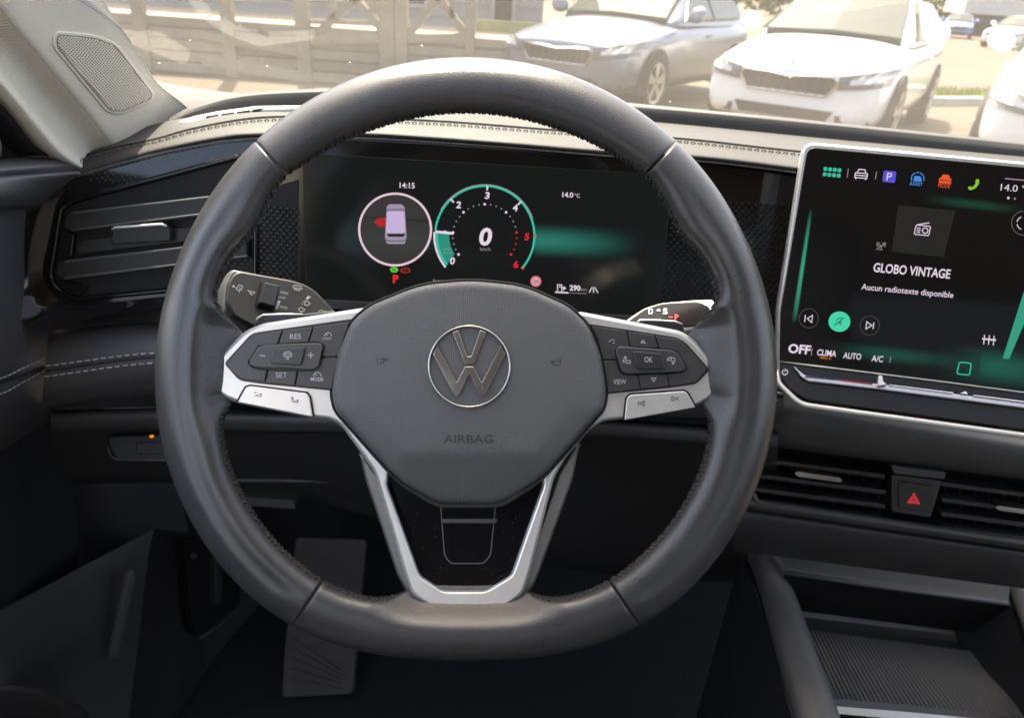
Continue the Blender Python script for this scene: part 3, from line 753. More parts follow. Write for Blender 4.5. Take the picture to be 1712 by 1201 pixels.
text('start_stop_note', 'START', 748.5, 416, 2.6, E_WD, ic, PN, w=15, slope=.04, z=Z2)
text('start_stop_note', 'STOP', 749.5, 421.8, 2.6, E_WD, ic, PN, w=15, slope=.04, z=Z2)
text('park_letter', 'P', 663, 465, 12, E_R, ic, PN, w=9.5, slope=.03, z=Z2, bold=.05)
g = flat('hold_lamp', rp([(653, 449), (656, 445), (664, 445.3), (668, 450), (664, 454.5), (656, 454)], 2), Z2, E_G, ic, PN)
strokes('lamp_mark', [[(656.5, 448), (664, 452.5)]], 1.2, Z3, em('lamp black', (.02, .05, .02), .01), g, PN)
r_ = strokes('brake_lamp', [arc(679, 451, 5.2, 0, 360, 20, 4.3), [(672.4, 447), (671.2, 451), (672.4, 455)], [(685.6, 447), (686.8, 451), (685.6, 455)]], 1.5, Z2, E_RD, ic, PN)
text('lamp_letter', 'P', 679, 451, 4.4, E_RD, r_, PN, z=Z2, bold=.03)
sg = flat('speed_limit_sign', circ(895, 469, 9, 24), Z2, E_PINK, ic, PN)
flat('sign_face', circ(895, 469, 5.6, 20), Z3, em('sign face', (1, .62, .80), .085), sg, PN)
text('sign_number', '20', 895, 469, 5, em('sign number', (.35, .10, .16), .05), sg, PN, w=8, slope=.04, z=Z3 + .0003, bold=.03)
pu = strokes('fuel_icon', [[(931, 485), (931, 474.5), (938, 474.8), (938, 485.3)], [(933, 478), (936.4, 478.2)], [(938, 479), (941, 479.6), (941, 484)]], 1.5, Z2, E_W, ic, PN)
flat('fuel_arrow', [(941.5, 477), (945.5, 480.4), (941.3, 483)], Z2, E_W, pu, PN)
strokes('fuel_bar', [[(927, 486.8), (949, 488)]], 2.4, Z2, E_W, ic, PN)
strokes('fuel_bar_rest', [[(950, 488.1), (979, 489.5)]], .9, Z2, E_WD, ic, PN)
text('range', '290', 960, 480, 8.4, E_W, ic, PN, w=18, slope=.05, z=Z2, bold=.03)
text('range_unit', 'km', 974.5, 482.6, 4.6, E_WD, ic, PN, w=9.5, slope=.05, z=Z2)
strokes('road_icon', [[(983.5, 487.5), (988.5, 478.5)], [(990.7, 479), (990.7, 488)], [(992.8, 478.8), (998, 488.4)]], 1.5, Z2, E_W, ic, PN)
text('trip_note', 'km  0', 742, 468, 4.6, E_WD, ic, PN, w=34, slope=.02, z=Z2)

# ------------------------------------------------------------------ centre touchscreen
S0 = plane_fn(atY(1345, 240, .572), atY(1712, 270, .528), atY(1304, 640, .520))
ct = thing('touchscreen', S0(1520, 705, 0), 'large tilted centre touchscreen with silver frame showing radio page', 'touchscreen')
body = rp([(1343, 236), (1860, 284), (1800, 742), (1338, 676), (1300, 645), (1296, 600), (1298, 520)], [22, 30, 30, 20, 18, 10, 6], 7)
prism('housing', body, .0, -.022, SILVER, ct, bev=5, bz=.004, fn=S0, n=4)
glass_px = rp([(1350, 246), (1852, 293), (1795, 730), (1342, 668), (1307, 640), (1303, 602), (1305, 520)], [16, 24, 24, 16, 14, 8, 6], 6)
GLASS_S = mat('touchscreen glass', (.0100, .0092, .0085), .06, spec=.26)
prism('glass', glass_px, .0012, -.004, GLASS_S, ct, bev=1.2, fn=S0)
za, zb2, zc = .0016, .0019, .0022
text('station', 'GLOBO VINTAGE', 1524, 452.5, 14.5, E_W, ct, S0, w=128, slope=.09, z=za, bold=.018, skew=.16)
text('radio_text', 'Aucun radiotexte disponible', 1516.5, 486, 9.6, E_W, ct, S0, w=153, slope=.093, z=za, skew=.16, bold=.008)
ap = [rp([(1377 + i * 7.8 - j * 1.2, 279 + j * 9 + i * .75), (1383.2 + i * 7.8 - j * 1.2, 279.6 + j * 9 + i * .75), (1382.4 + i * 7.8 - j * 1.2, 286 + j * 9 + i * .75), (1376.2 + i * 7.8 - j * 1.2, 285.4 + j * 9 + i * .75)], 1.6, 2) for i in range(4) for j in range(2)]
for q in ap: flat('menu_square', q, za, E_T, ct, S0)
strokes('divider', [[(1418, 282), (1416, 297)], [(1465, 287), (1463, 300)], [(1358, 581), (1356, 594)], [(1489, 596), (1486.5, 607)]], 1.2, za, E_WD, ct, S0)
def cari(name, x, y, s, mm, w=1.6, fill=False):
    P = lambda a, b: (x + a * s - b * s * -.0 + b * -.15 * s, y + b * s + a * .09 * s)
    L_ = [[P(-7, -3), P(-5, -8), P(5, -8), P(7, -3)], [P(-10, -2), P(10, -2)], [P(-10, -2), P(-10, 6), P(10, 6), P(10, -2)], [P(-10, 2), P(10, 2)], [P(-8, 6), P(-8, 9)], [P(8, 6), P(8, 9)]]
    o = strokes(name, L_, w, za, mm, ct, S0)
    if fill: flat('icon_fill', [P(-10, -2), P(-7, -3), P(-5, -8), P(5, -8), P(7, -3), P(10, -2), P(10, 6), P(-10, 6)], za - .0002, mm, o, S0)
    return o
cari('vehicle_icon', 1439.5, 291.5, 1.0, E_W)
pk = flat('parking_icon', rp([(1477, 285), (1498, 287), (1495.5, 306), (1474.5, 304)], 3), za, E_P, ct, S0)
text('icon_letter', 'P', 1486, 295.5, 13, E_W, pk, S0, w=8, slope=.09, z=zb2, skew=.15)
ai = strokes('assist_icon', [arc(1533.5, 299, 10.5, -110, -20, 10), arc(1533.5, 299, 10.5, 20, 110, 10), arc(1533.5, 299, 10.5, -12, 12, 4)], 1.5, za, E_B, ct, S0)
flat('icon_fill', rp([(1527, 298), (1529, 294), (1538, 295), (1540, 299), (1540, 304), (1526.5, 303)], 1), za, E_B, ai, S0)
text('assist_word', 'ASSIST', 1531, 307.6, 5.6, E_B, ct, S0, w=22, slope=.09, z=za, bold=.01, skew=.16)
mi = cari('mode_icon', 1579.5, 300.5, .95, E_O, 1.4, True)
strokes('icon_gap', [[(1570, 301), (1589, 302.8)]], 1.1, zb2, GLASS_S, mi, S0)
text('mode_word', 'MODE', 1577.5, 310.8, 6.2, E_O, ct, S0, w=20, slope=.09, z=za, skew=.16)
ph = [(1617.5, 313), (1620, 311), (1624.5, 313.2), (1630, 307.5), (1629.5, 301.5), (1633, 298.8), (1636, 300.5), (1635.6, 307.5), (1630.5, 314.5), (1623, 318), (1618, 317)]
flat('phone_icon', rp(ph, 1.6, 3), za, E_LG, ct, S0)
text('outside_temperature', '14.0 °C', 1699, 315.2, 11, E_W, ct, S0, w=54, slope=.09, z=za, skew=.12)
strokes('pull_bar', [[(1679, 298.5), (1760, 306)]], 1.8, za, E_WD, ct, S0)
flat('page_dot', circ(1684.5, 331, 2.2, 10), za, E_W, ct, S0)
flat('page_dot', circ(1695.5, 332.2, 1.8, 10), za, E_WD, ct, S0)
flat('cover_tile', [(1501, 343), (1597, 352), (1577, 430), (1490, 421)], za - .0002, E_K, ct, S0)
ra = strokes('radio_icon', [rp([(1531, 376), (1555, 378.5), (1552, 394), (1527.5, 391.5)], 2.5, 3) + [], arc(1546, 385.5, 4.6, 0, 360, 18), [(1533, 375.5), (1553, 372.5)], [(1532.5, 381), (1538.5, 381.7)], [(1532, 384.3), (1538, 385)], [(1531.4, 387.6), (1537.4, 388.3)]], 1.5, za, E_W, ct, S0)
strokes('radio_icon_edge', [rp([(1531, 376), (1555, 378.5), (1552, 394), (1527.5, 391.5)], 2.5, 3)], 1.5, za, E_W, ra, S0, closed=True)
strokes('aerial_icon', [[(1464, 417.5), (1480, 406)], [(1471, 409), (1474, 417.5), (1468.5, 417)], arc(1472.5, 408.5, 4, -140, -40, 5), arc(1472.5, 408.5, 4, 40, 140, 5), arc(1472.5, 408.5, 7, -125, -55, 5), arc(1472.5, 408.5, 7, 55, 125, 5)], 1.1, za, E_WD, ct, S0)
def ringbtn(x, y, r):
    return strokes('button_ring', [arc(x, y, r, 0, 360, 36)], .8, za, em('ring dim', (1, .9, .95), .012), ct, S0)
ringbtn(1352, 532, 16); ringbtn(1453.5, 544, 16); 
strokes('refresh_ring', [arc(1710, 373, 20, 0, 360, 36)], .9, za, em('ring dim2', (1, .9, .95), .02), ct, S0)
strokes('refresh_icon', [arc(1710, 373, 11, -160, -100, 6), arc(1710, 373, 11, -80, -20, 6), arc(1710, 373, 11, 10, 90, 6)], 1.4, za, E_W, ct, S0)
strokes('back_icon', [[(1346.3, 526.5), (1345, 538)], [(1358, 527), (1349.5, 532.5), (1356.8, 539), (1358, 527)]], 1.5, za, E_W, ct, S0)
strokes('forward_icon', [[(1460.4, 539), (1459, 550)], [(1448.6, 537.5), (1457, 544), (1447.2, 549.8), (1448.6, 537.5)]], 1.5, za, E_W, ct, S0)
mb = flat('mute_button', circ(1403, 537.5, 18.2, 36, 17), za, em('button teal', (.04, .90, .62), .085), ct, S0)
strokes('mute_icon', [[(1394, 544), (1411, 531)], [(1397, 536), (1402, 532), (1408, 531)], [(1401, 541), (1406, 538), (1405, 543)]], 1.5, zb2, em('icon dark', (.02, .25, .18), .05), mb, S0)
strokes('equaliser_icon', [[(1645 + 8 * i + .0, 575.5 - 16 + i * .8 + 0), (1643.5 + 8 * i, 575.5 + i * .8)] for i in range(3)], 1.6, za, E_W, ct, S0)
strokes('equaliser_knobs', [[(1641, 566), (1664, 568.5)]], 2.6, za, E_W, ct, S0)
text('off_label', 'OFF', 1336.5, 583.5, 14, E_W, ct, S0, w=37, slope=.09, z=za, bold=.03, skew=.16)
text('clima_label', 'CLIMA', 1382, 590, 9.5, E_W, ct, S0, w=32, slope=.09, z=za, bold=.02, skew=.16)
text('clima_note', 'MAX A', 1380, 598.5, 3.4, em('note orange', (1, .30, .03), .10), ct, S0, w=18, slope=.09, z=za, skew=.16)
text('auto_label', 'AUTO', 1424.5, 595, 9.5, E_W, ct, S0, w=30, slope=.09, z=za, bold=.015, skew=.16)
text('ac_label', 'A/C', 1466.5, 599.5, 9.5, E_W, ct, S0, w=19, slope=.09, z=za, bold=.015, skew=.16)
strokes('home_button', [rp([(1603, 605), (1623, 607), (1620, 627), (1598.5, 624.5)], 4, 4)], 2, za, E_T, ct, S0, closed=True)
glow('lower_light', [(1360, 560), (1640, 590), (1636, 628), (1356, 598)], glow_mat('teal low', (.01, .40, .30), .015, 2.0, 2.2), ct, S0, za - .0003)
glow('lower_light', [(1560, 560), (1800, 590), (1790, 670), (1550, 640)], glow_mat('teal low2', (.01, .45, .34), .022, 2.0, 2.2), ct, S0, za - .0003)
flat('light_bar', [(1716, 470), (1740, 472), (1686, 600), (1675, 599)], za, em('teal bar', (.04, .75, .55), .05), ct, S0)
glow('side_light', [(1352, 350), (1359, 350), (1332, 540), (1322, 540)], glow_mat('teal side', (.04, .70, .50), .055, 1.0, .8), ct, S0, za)
glow('top_light', [(1530, 318), (1730, 342), (1726, 366), (1526, 342)], glow_mat('teal top', (.04, .50, .38), .010, 2.0, 2.2), ct, S0, za - .0003)
# lip below the glass with the temperature slider
lipA = [(1303, 606), (1400, 618), (1560, 638), (1712, 658), (1795, 669)]
S1 = plane_fn(S0(1303, 607, .0012), S0(1712, 659, .0012), S0(1340, 672, .017))
lip = [(1304, 607), (1400, 619), (1560, 639), (1800, 670), (1795, 732), (1560, 699), (1420, 680), (1345, 669), (1318, 650), (1305, 632)]
prism('slider_shelf', rp(lip, [2, 2, 2, 2, 2, 2, 2, 12, 8, 8], 5), .001, -.02, GLASS_S, ct, bev=2, fn=S1)
tube('glass_lower_edge', [S1(x, y, .0015) for x, y in lipA], .0009, SILVER_D, ct, n=6)
sl = prism('slider_rail', rp([(1326, 615), (1345, 630), (1480, 646), (1800, 688), (1800, 697), (1470, 654), (1350, 640), (1338, 633)], 3), .004, .0, mat('rail', (.50, .50, .50), .25, .8), ct, bev=2, fn=S1)
prism('slider_cold', [(1345, 631.5), (1400, 637), (1400, 638.6), (1345, 633.3)], .0052, .003, em('cold', (.25, .45, 1), .012), sl, bev=.3, fn=S1)
prism('slider_warm', [(1400, 637), (1458, 644), (1456, 645.6), (1400, 638.6)], .0052, .003, em('warm', (1, .12, .15), .025), sl, bev=.3, fn=S1)
prism('slider_notch', rp([(1465, 633), (1471, 632.5), (1473, 643), (1480, 648), (1464, 650)], 1.5), .008, .001, SILVER, sl, bev=1, fn=S1)
prism('slider_line', [(1484, 646.2), (1590, 659.5), (1590, 661.2), (1484, 647.6)], .0054, .003, PRINTW, sl, bev=.3, fn=S1)
prism('slider_line', [(1624, 663.5), (1800, 686), (1800, 688), (1624, 665)], .0054, .003, PRINTW, sl, bev=.3, fn=S1)
flat('slider_arrow', [(1601, 661), (1610, 657.5), (1614, 662.5)], .0056, PRINTW, sl, S1)
tube('silver_lower_frame', [S1(x, y, -.0015) for x, y in rp([(1299, 618), (1301, 640), (1338, 676), (1430, 689), (1560, 707), (1712, 728), (1810, 743)], [0, 10, 16, 5, 5, 5, 0], 5)], .0024, SILVER, ct, n=8)
strokes('power_icon', [arc(1312, 623.5, 4.4, 30, 330, 14), [(1312.4, 618), (1312, 623)]], 1.4, .0016, PRINTW, ct, S1)

# ------------------------------------------------------------------ dash below the touchscreen, centre vents
cp = thing('centre_fascia', atY(1500, 940, .55), 'grey padded fascia between touchscreen and storage tray', 'fascia')
def crow(yl, yr, Yl, Yr, xl=1225): return [(xl, yl - (1290 - xl) * (yr - yl) / 422, Yl + .004), (1290, yl, Yl), (1500, yl + (yr - yl) * .5, (Yl + Yr) / 2), (1712, yr, Yr), (1860, yr + (yr - yl) * .35, Yr - .016)]
loft('pad', [crow(640, 706, .60, .555), crow(662, 724, .575, .53), crow(682, 742, .56, .512), crow(702, 762, .555, .507), crow(726, 784, .558, .51), crow(742, 798, .568, .52), crow(750, 806, .60, .55)], SOFT2, cp, nu=40, sub=4)
loft('vent_recess', [crow(745, 800, .585, .535), crow(790, 845, .60, .55), crow(830, 888, .585, .535), crow(850, 912, .575, .525)], DARK, cp, nu=40, sub=3)
loft('vent_sill', [crow(838, 900, .575, .525, 1248), crow(838, 902, .562, .512, 1248), crow(846, 909, .556, .506, 1248), crow(854, 915, .557, .507, 1248), crow(858, 920, .565, .515, 1248)], SOFT2, cp, nu=40, sub=4)
tube('sill_bead', [atY(*p) for p in resample([(1254, 818, .565), (1262, 832, .562), (1290, 845, .558), (1500, 876, .534), (1712, 907, .509), (1860, 930, .492)], 60)], .0026, mat('bead dark', (.09, .088, .085), .32, .3), cp, n=8)
loft('lower_face', [crow(858, 920, .566, .516), crow(870, 930, .560, .510), crow(900, 960, .566, .518), crow(930, 985, .59, .545)], SOFT, cp, nu=40, sub=4)
VP = plane_fn(atY(1290, 800, .572), atY(1712, 855, .522), atY(1290, 840, .566))
VENTM = mat('vent slat', (.028, .028, .028), .38, var=.1, vscale=40)
for nm, xs, lab in (('l', (1262, 1478), 'centre air vent left of the hazard button'), ('r', (1572, 1790), 'centre air vent right of the hazard button')):
    xa, xb = xs; g0 = lambda x: 765 + (x - 1290) * .131
    a = thing('air_vent', VP((xa + xb) / 2, g0((xa + xb) / 2) + 75, 0), lab, 'air vent', 'dashboard air vents')
    for k, dy in enumerate((2, 27, 52, 76)):
        ya, yb = g0(xa) + dy, g0(xb) + dy
        prism('slat', [(xa, ya), (xb, yb), (xb, yb + 7), (xa, ya + 7)], .004 if k != 1 else .006, -.012, VENTM, a, bev=1.5, fn=VP)
    for k in range(9):
        x = xa + 12 + k * (xb - xa - 20) / 8.
        prism('fin', [(x, g0(x) + 6), (x + 3, g0(x) + 6), (x + 3, g0(x) + 80), (x, g0(x) + 80)], -.008, -.02, DARK, a, bev=.5, fn=VP)
    if nm == 'l': tp = [(1326, 784), (1331, 781), (1400, 791), (1405, 796), (1402, 799), (1332, 790)]
    else: tp = [(1656, 840), (1661, 837), (1735, 847), (1742, 852), (1738, 855), (1662, 845)]
    t_ = prism('adjuster_tab', rp(tp, 2.5), .012, .0, SILVER_D, a, bev=1.2, fn=VP)
prism('tab_roof', rp([(1484, 772), (1576, 783), (1574, 795), (1492, 786)], 3), .010, -.01, SOFT2, cp, bev=2.5, fn=VP)
hz = thing('hazard_button', VP(1525, 858, 0), 'square hazard light button with red triangle between centre vents', 'button')
prism('surround', rp([(1488, 790), (1572, 800), (1553, 862), (1488, 852)], 5), .006, -.012, mat('surround', (.045, .045, .045), .4), hz, bev=3, fn=VP)
ky = prism('key', rp([(1499, 800), (1558, 808), (1547, 850), (1499, 844)], 5), .0085, .003, KEY, hz, bev=2, fn=VP)
E_HZ = mat('hazard red', (.75, .05, .07), .4, emit=(1, .05, .06), estr=.08)
strokes('triangle', [[(1524, 819), (1533, 836), (1514, 834), (1524, 819)], [(1524, 825), (1529, 832.5), (1519, 831.5), (1524, 825)]], 1.3, .0088, E_HZ, ky, VP)

# ------------------------------------------------------------------ centre console tray (its top is level, at this height)
ZC = .69
cn = thing('storage_tray', atZ(1500, 1100, .60), 'open centre console storage tray with ribbed rubber mat', 'storage tray')
def zrow(pts, z): return [(x, y, z) for x, y in pts]
azc = lambda p: atZ(*p)
ra_ = [(1258, 888), (1268, 916), (1284, 950), (1302, 1000), (1330, 1090), (1366, 1201), (1400, 1300)]
def rail(off, dz): return [(x + off * (1 + .5 * (y - 916) / 285), y + 3, ZC + dz) for x, y in ra_]
loft('left_rail', [rail(-26, -.10), rail(-26, -.035), rail(-24, -.016), rail(-14, -.004), rail(2, .0), rail(15, -.003), rail(24, -.012), rail(27, -.03), rail(27, -.09)], mat('rail plastic', (.10, .095, .088), .5, bump='leather', bscale=800, bstr=.2, bdist=.0004, var=.1, vscale=30), cn, nu=30, sub=3, by='c', conv=azc)
tube('rail_trim', [atZ(x - 26 * (1 + .5 * (y - 916) / 285) - 1.5, y + 3, ZC - .03) for x, y in ra_[1:]], .0011, SILVER_D, cn, n=6)
loft('shelf', [zrow([(1297, 912), (1480, 938), (1690, 966)], ZC + .012), zrow([(1305, 937), (1480, 962), (1688, 988)], ZC + .008), zrow([(1312, 955), (1480, 979), (1686, 1006)], ZC + .005), zrow([(1313, 960), (1480, 985), (1685, 1012)], ZC + .001), zrow([(1314, 964), (1480, 989), (1685, 1016)], ZC - .008)], SOFT, cn, nu=24, sub=4, conv=azc)
tube('shelf_edge', [atZ(1313, 958, ZC + .003), atZ(1480, 983, ZC + .003), atZ(1685, 1010, ZC + .003)], .0026, SOFT2, cn, n=8)
ZM = .610
MATR = mat('rubber mat', (.125, .124, .12), .6, var=.1, vscale=40)
m0, m1, m2, m3 = atZ(1322, 1052, ZM), atZ(1630, 1092, ZM), atZ(1790, 1260, ZM), atZ(1382, 1200, ZM)
NR = 46
V = []; Fc = []
for i in range(NR + 1):
    for s in range(4):
        u = (i + (0, .25, .5, .75)[s]) / (NR + 1); h = (0, .0022, .0022, 0)[s]
        for a, b in ((m0, m1), (m3, m2)):
            p = a + (b - a) * u; V.append(p + np.array([0, 0, h]))
k = len(V) // 2
for i in range(k - 1): Fc.append((2 * i, 2 * i + 2, 2 * i + 3, 2 * i + 1)[::-1])
mk('ribbed_mat', V, Fc, MATR, cn, smooth=False)
fl_ = lambda *ps: [atZ(*p) for p in ps]
mk('tray_back', [atZ(1310, 962, ZC), atZ(1690, 1014, ZC), atZ(1640, 1072, ZM + .02) + np.array([0, .01, 0]), atZ(1318, 1030, ZM + .02) + np.array([0, .01, 0])], [(0, 1, 2, 3)], DARK, cn, smooth=False)
mk('tray_step', [atZ(1316, 1003, ZM + .025), atZ(1592, 1036, ZM + .025), atZ(1594, 1062, ZM + .014), atZ(1320, 1030, ZM + .014)], [(0, 3, 2, 1)], SOFT2, cn, smooth=False)
mk('tray_floor', [atZ(1300, 1020, ZM - .004), atZ(1720, 1070, ZM - .004), atZ(1860, 1300, ZM - .004), atZ(1370, 1300, ZM - .004)], [(0, 3, 2, 1)], HARD, cn, smooth=False)
mk('tray_right_wall', [atZ(1592, 1036, ZM + .025), atZ(1690, 1014, ZC), atZ(1860, 1260, ZC), atZ(1780, 1290, ZM - .004), atZ(1600, 1075, ZM - .004)], [(0, 1, 2, 3, 4)], HARD, cn, smooth=False)
rb_ = [(1690, 968), (1702, 1000), (1722, 1050), (1760, 1130), (1810, 1230)]
loft('right_rail', [[(x - 13, y + 6, ZC - .06) for x, y in rb_], [(x - 13, y + 5, ZC - .01) for x, y in rb_], [(x - 4, y, ZC + .003) for x, y in rb_], [(x + 16, y - 8, ZC + .003) for x, y in rb_], [(x + 40, y - 12, ZC - .02) for x, y in rb_]], SOFT2, cn, nu=20, sub=4, by='c', conv=azc)
prism('front_lip', rp([(1372, 1166), (1500, 1177), (1720, 1200), (1720, 1216), (1500, 1195), (1374, 1183)], 3), .0, -.03, SOFT2, cn, bev=2, fn=plane_fn(atZ(1372, 1170, ZM + .016), atZ(1712, 1205, ZM + .016), atZ(1372, 1190, ZM + .012)))
prism('silver_strip', rp([(1373, 1180), (1500, 1190), (1640, 1203), (1640, 1215), (1500, 1204), (1378, 1193)], 2), .003, -.02, SILVER, cn, bev=1.5, fn=plane_fn(atZ(1372, 1182, ZM + .018), atZ(1712, 1212, ZM + .018), atZ(1372, 1200, ZM + .012)))
mk('side_wall', [atZ(1240, 925, ZC - .02), atZ(1262, 990, ZC - .02), atZ(1370, 1300, ZC - .02), atZ(1370, 1300, ZC - .02) - np.array([0, 0, .42]), atZ(1240, 925, ZC - .02) - np.array([0, 0, .42])], [(0, 1, 2, 3, 4)], HARD, cn, smooth=False)

# ------------------------------------------------------------------ footwell
FR = plane_fn(atY(550, 900, .86), atY(610, 903, .86), atY(530, 1165, .70))
fr_ = thing('foot_rest', FR(535, 1165, 0), 'grey ribbed foot rest plate in the dark footwell', 'foot rest')
FRM = mat('foot rest rubber', (.055, .050, .043), .7, bump='noise', bscale=300, bstr=.4, bdist=.001, var=.25, vscale=60)
prism('plate', rp([(497, 900), (612, 903), (604, 1000), (590, 1160), (474, 1166), (478, 1090)], 7), .008, -.01, FRM, fr_, bev=3, fn=FR)
for k in range(5):
    y = 1070 + k * 17
    prism('rib', [(488, y), (494, y - 3), (574, y + 52 - k * 10), (570, y + 55 - k * 10)], .011, .006, FRM, fr_, bev=1, fn=FR)
kk = thing('kick_panel', atY(330, 1180, .70), 'black side kick panel with release lever left of the foot rest', 'kick panel')
loft('panel', [[(255, 885, .70), (300, 890, .78), (420, 900, .92)], [(235, 1000, .66), (318, 1010, .76), (430, 1010, .88)], [(200, 1201, .58), (320, 1180, .70), (420, 1150, .82)], [(190, 1330, .54), (310, 1330, .62), (400, 1330, .74)]], HARD, kk, nu=20, sub=4)
KP = plane_fn(atY(310, 890, .775), atY(400, 900, .875), atY(325, 1070, .725))
prism('recess', rp([(302, 900), (402, 900), (398, 1010), (330, 1066), (318, 1040)], 8), .004, -.01, DARK, kk, bev=2, fn=KP)
tube('recess_edge', [KP(330, 1067, .005), KP(362, 1046, .005), KP(398, 1012, .005)], .0018, SOFT2, kk, n=6)
prism('release_lever', rp([(345, 930), (360, 930), (358, 1010), (348, 1012)], 4), .014, .0, HARD, kk, bev=3, fn=KP)
prism('clip', circ(317, 930, 5, 12), .008, .0, SOFT2, kk, bev=2, fn=KP)
# ------------------------------------------------------------------ column cover and stalks
cc = thing('steering_column', D(790, 900, .56), 'black steering column cover behind the wheel hub', 'column')
CV = []
for d_, s, dy in ((.452, .62, 0), (.48, .9, 4), (.52, 1.0, 8), (.60, 1.05, 10)):
    CV.append([D(783 + s * 150 * math.cos(a) * DW / d_, 640 + dy + s * 170 * math.sin(a) * DW / d_, d_) for a in [2 * math.pi * k / 28 for k in range(28)]])
V = [v for r in CV for v in r]; Fc = []
for i in range(3):
    for j in range(28): Fc.append((i * 28 + j, i * 28 + (j + 1) % 28, (i + 1) * 28 + (j + 1) % 28, (i + 1) * 28 + j))
Fc.append(tuple(range(28)))
mk('shroud', V, Fc, DARK, cc)
def AP(d0): return lambda x, y, z=0.: D(x, y, d0 - z)
ls = thing('control_stalk', D(560, 545, .49), 'dark light and wiper stalk with white symbols left of the wheel hub', 'stalk', 'column stalks')
A = plane_fn(D(380, 480, .470), D(560, 520, .505), D(400, 540, .470))
so = rp([(371, 505), (374, 474), (384, 450), (392, 444), (488, 463), (515, 471), (532, 482), (570, 520), (620, 560), (560, 570), (430, 560), (384, 532), (372, 520)], [8, 10, 8, 5, 6, 8, 8, 6, 3, 3, 8, 8, 6], 4)
prism('body', so, -.004, -.022, SOFT2, ls, bev=7, bz=.010, fn=A, n=5)
STK = mat('stalk face', (.026, .025, .024), .45, bump='noise', bscale=1500, bstr=.1, bdist=.0003, var=.06, vscale=40)
si = rp([(378, 506), (380, 474), (390, 458), (400, 453), (486, 468), (510, 475), (528, 486), (560, 520), (612, 562), (440, 556), (390, 530)], [6, 8, 5, 5, 6, 8, 8, 6, 3, 6, 8], 4)
prism('face', si, .001, -.006, STK, ls, bev=4, bz=.003, fn=A, n=4)
tw = prism('thumb_wheel', rp([(437, 476), (464, 482), (455, 520), (428, 512)], 3), .009, -.002, mat('thumb wheel', (.022, .022, .022), .35), ls, bev=3, bz=.006, fn=A, n=5)
flat('wheel_well', rp([(434, 473), (467, 480), (457, 525), (424, 515)], 3), .0013, DARK, ls, A)
z_ = .0014
text('word_high', 'HIGH', 474, 490.5, 4.2, PRINTG, ls, A, w=13, slope=.2, z=z_)
text('word_low', 'LOW', 470.5, 498.5, 4.2, PRINTG, ls, A, w=12, slope=.2, z=z_)
text('word_auto', 'AUTO', 473, 515, 4.2, PRINTG, ls, A, w=13, slope=.2, z=z_)
flat('wedge', [(463, 503), (468.6, 504), (463, 518.5), (459.3, 517.5)], z_, PRINTG, ls, A)
strokes('wiper_icon', [[(394, 484), (399, 477), (405, 479.5), (403, 486), (397, 486), (394, 484)], [(398, 482), (402, 483)], [(399, 486), (399.5, 490)]], 1.1, z_, PRINTG, ls, A)
strokes('wiper_icon', [[(413.5, 486), (419, 488.5), (425.5, 489.6), (420, 494), (417.5, 491), (413.5, 486)], [(419, 488.5), (418, 493.5)]], 1.1, z_, PRINTG, ls, A)
flat('arrow', [(386.5, 480.5), (390, 477.5), (393, 482)], z_, PRINTG, ls, A)
strokes('rear_icon', [[(488.5, 481), (491, 477.5), (502, 479.5), (504, 484), (489, 481.5)], [(490, 484.5), (501, 486.8)]], 1.2, z_, PRINTG, ls, A)
text('rear_word', 'REAR', 496, 485.3, 2.6, PRINTG, ls, A, w=11, slope=.2, z=z_)
strokes('beam_icon', [[(509, 504), (514, 505), (517.5, 508.5), (513.5, 511.8), (508.5, 510.6), (509, 504)], [(506.5, 504.6), (505.2, 504.4)], [(506, 507.4), (504.6, 507.2)], [(505.8, 510), (504.4, 509.8)]], 1.2, z_, PRINTG, ls, A)
flat('arrow', [(510, 501), (514, 495.5), (519.5, 498), (516, 499), (514, 502)], z_, PRINTG, ls, A)
strokes('turn_arrow', [[(498, 517.5), (503, 514.5), (504, 516), (509, 518), (506.5, 522), (502.8, 521), (502, 523.6), (498, 517.5)]], 1., z_, PRINTG, ls, A)
strokes('turn_arrow', [[(531, 522), (537, 519), (540, 521.6), (546, 522)]], 1., z_, PRINTG, ls, A)
rs = thing('gear_stalk', D(1090, 560, .49), 'silver-edged gear selector stalk with D and S marks right of the wheel hub', 'stalk', 'column stalks')
B = plane_fn(D(1190, 510, .472), D(1050, 520, .500), D(1150, 545, .472))
go = rp([(1030, 550), (1046, 531), (1075, 512), (1104, 503), (1158, 498), (1192, 497), (1197, 508), (1192, 535), (1170, 550), (1100, 560)], [4, 6, 8, 8, 6, 6, 5, 8, 8, 4], 4)
prism('body', go, -.001, -.02, mat('stalk beige', (.50, .46, .40), .42, .3), rs, bev=4, bz=.006, fn=B, n=4)
gi = rp([(1050, 538), (1078, 518), (1108, 508), (1168, 505), (1184, 511), (1190, 523), (1182, 538), (1168, 544), (1060, 552)], [4, 6, 8, 8, 6, 6, 6, 6, 3], 4)
prism('glossy_face', gi, .0006, -.004, GLOSS, rs, bev=1.5, fn=B)
text('letter_d', 'D', 1089, 522.3, 9, PRINTW, rs, B, w=7, slope=.02, z=.0012, bold=.02)
text('letter_s', 'S', 1113, 522.3, 9, PRINTW, rs, B, w=7.5, slope=.02, z=.0012, bold=.02)
flat('arrow', [(1098, 521.5), (1102, 517.5), (1105.5, 521.5)], .0012, PRINTW, rs, B)
text('letter_p', 'P', 1132, 532, 8, mat('print red', (.8, .02, .05), .4, emit=(1, .02, .06), estr=.14), rs, B, w=6, slope=.02, z=.0012, bold=.03)
strokes('dash_p', [[(1119, 532), (1125.5, 532.2)]], 1.6, .0012, MAT['print red'], rs, B)
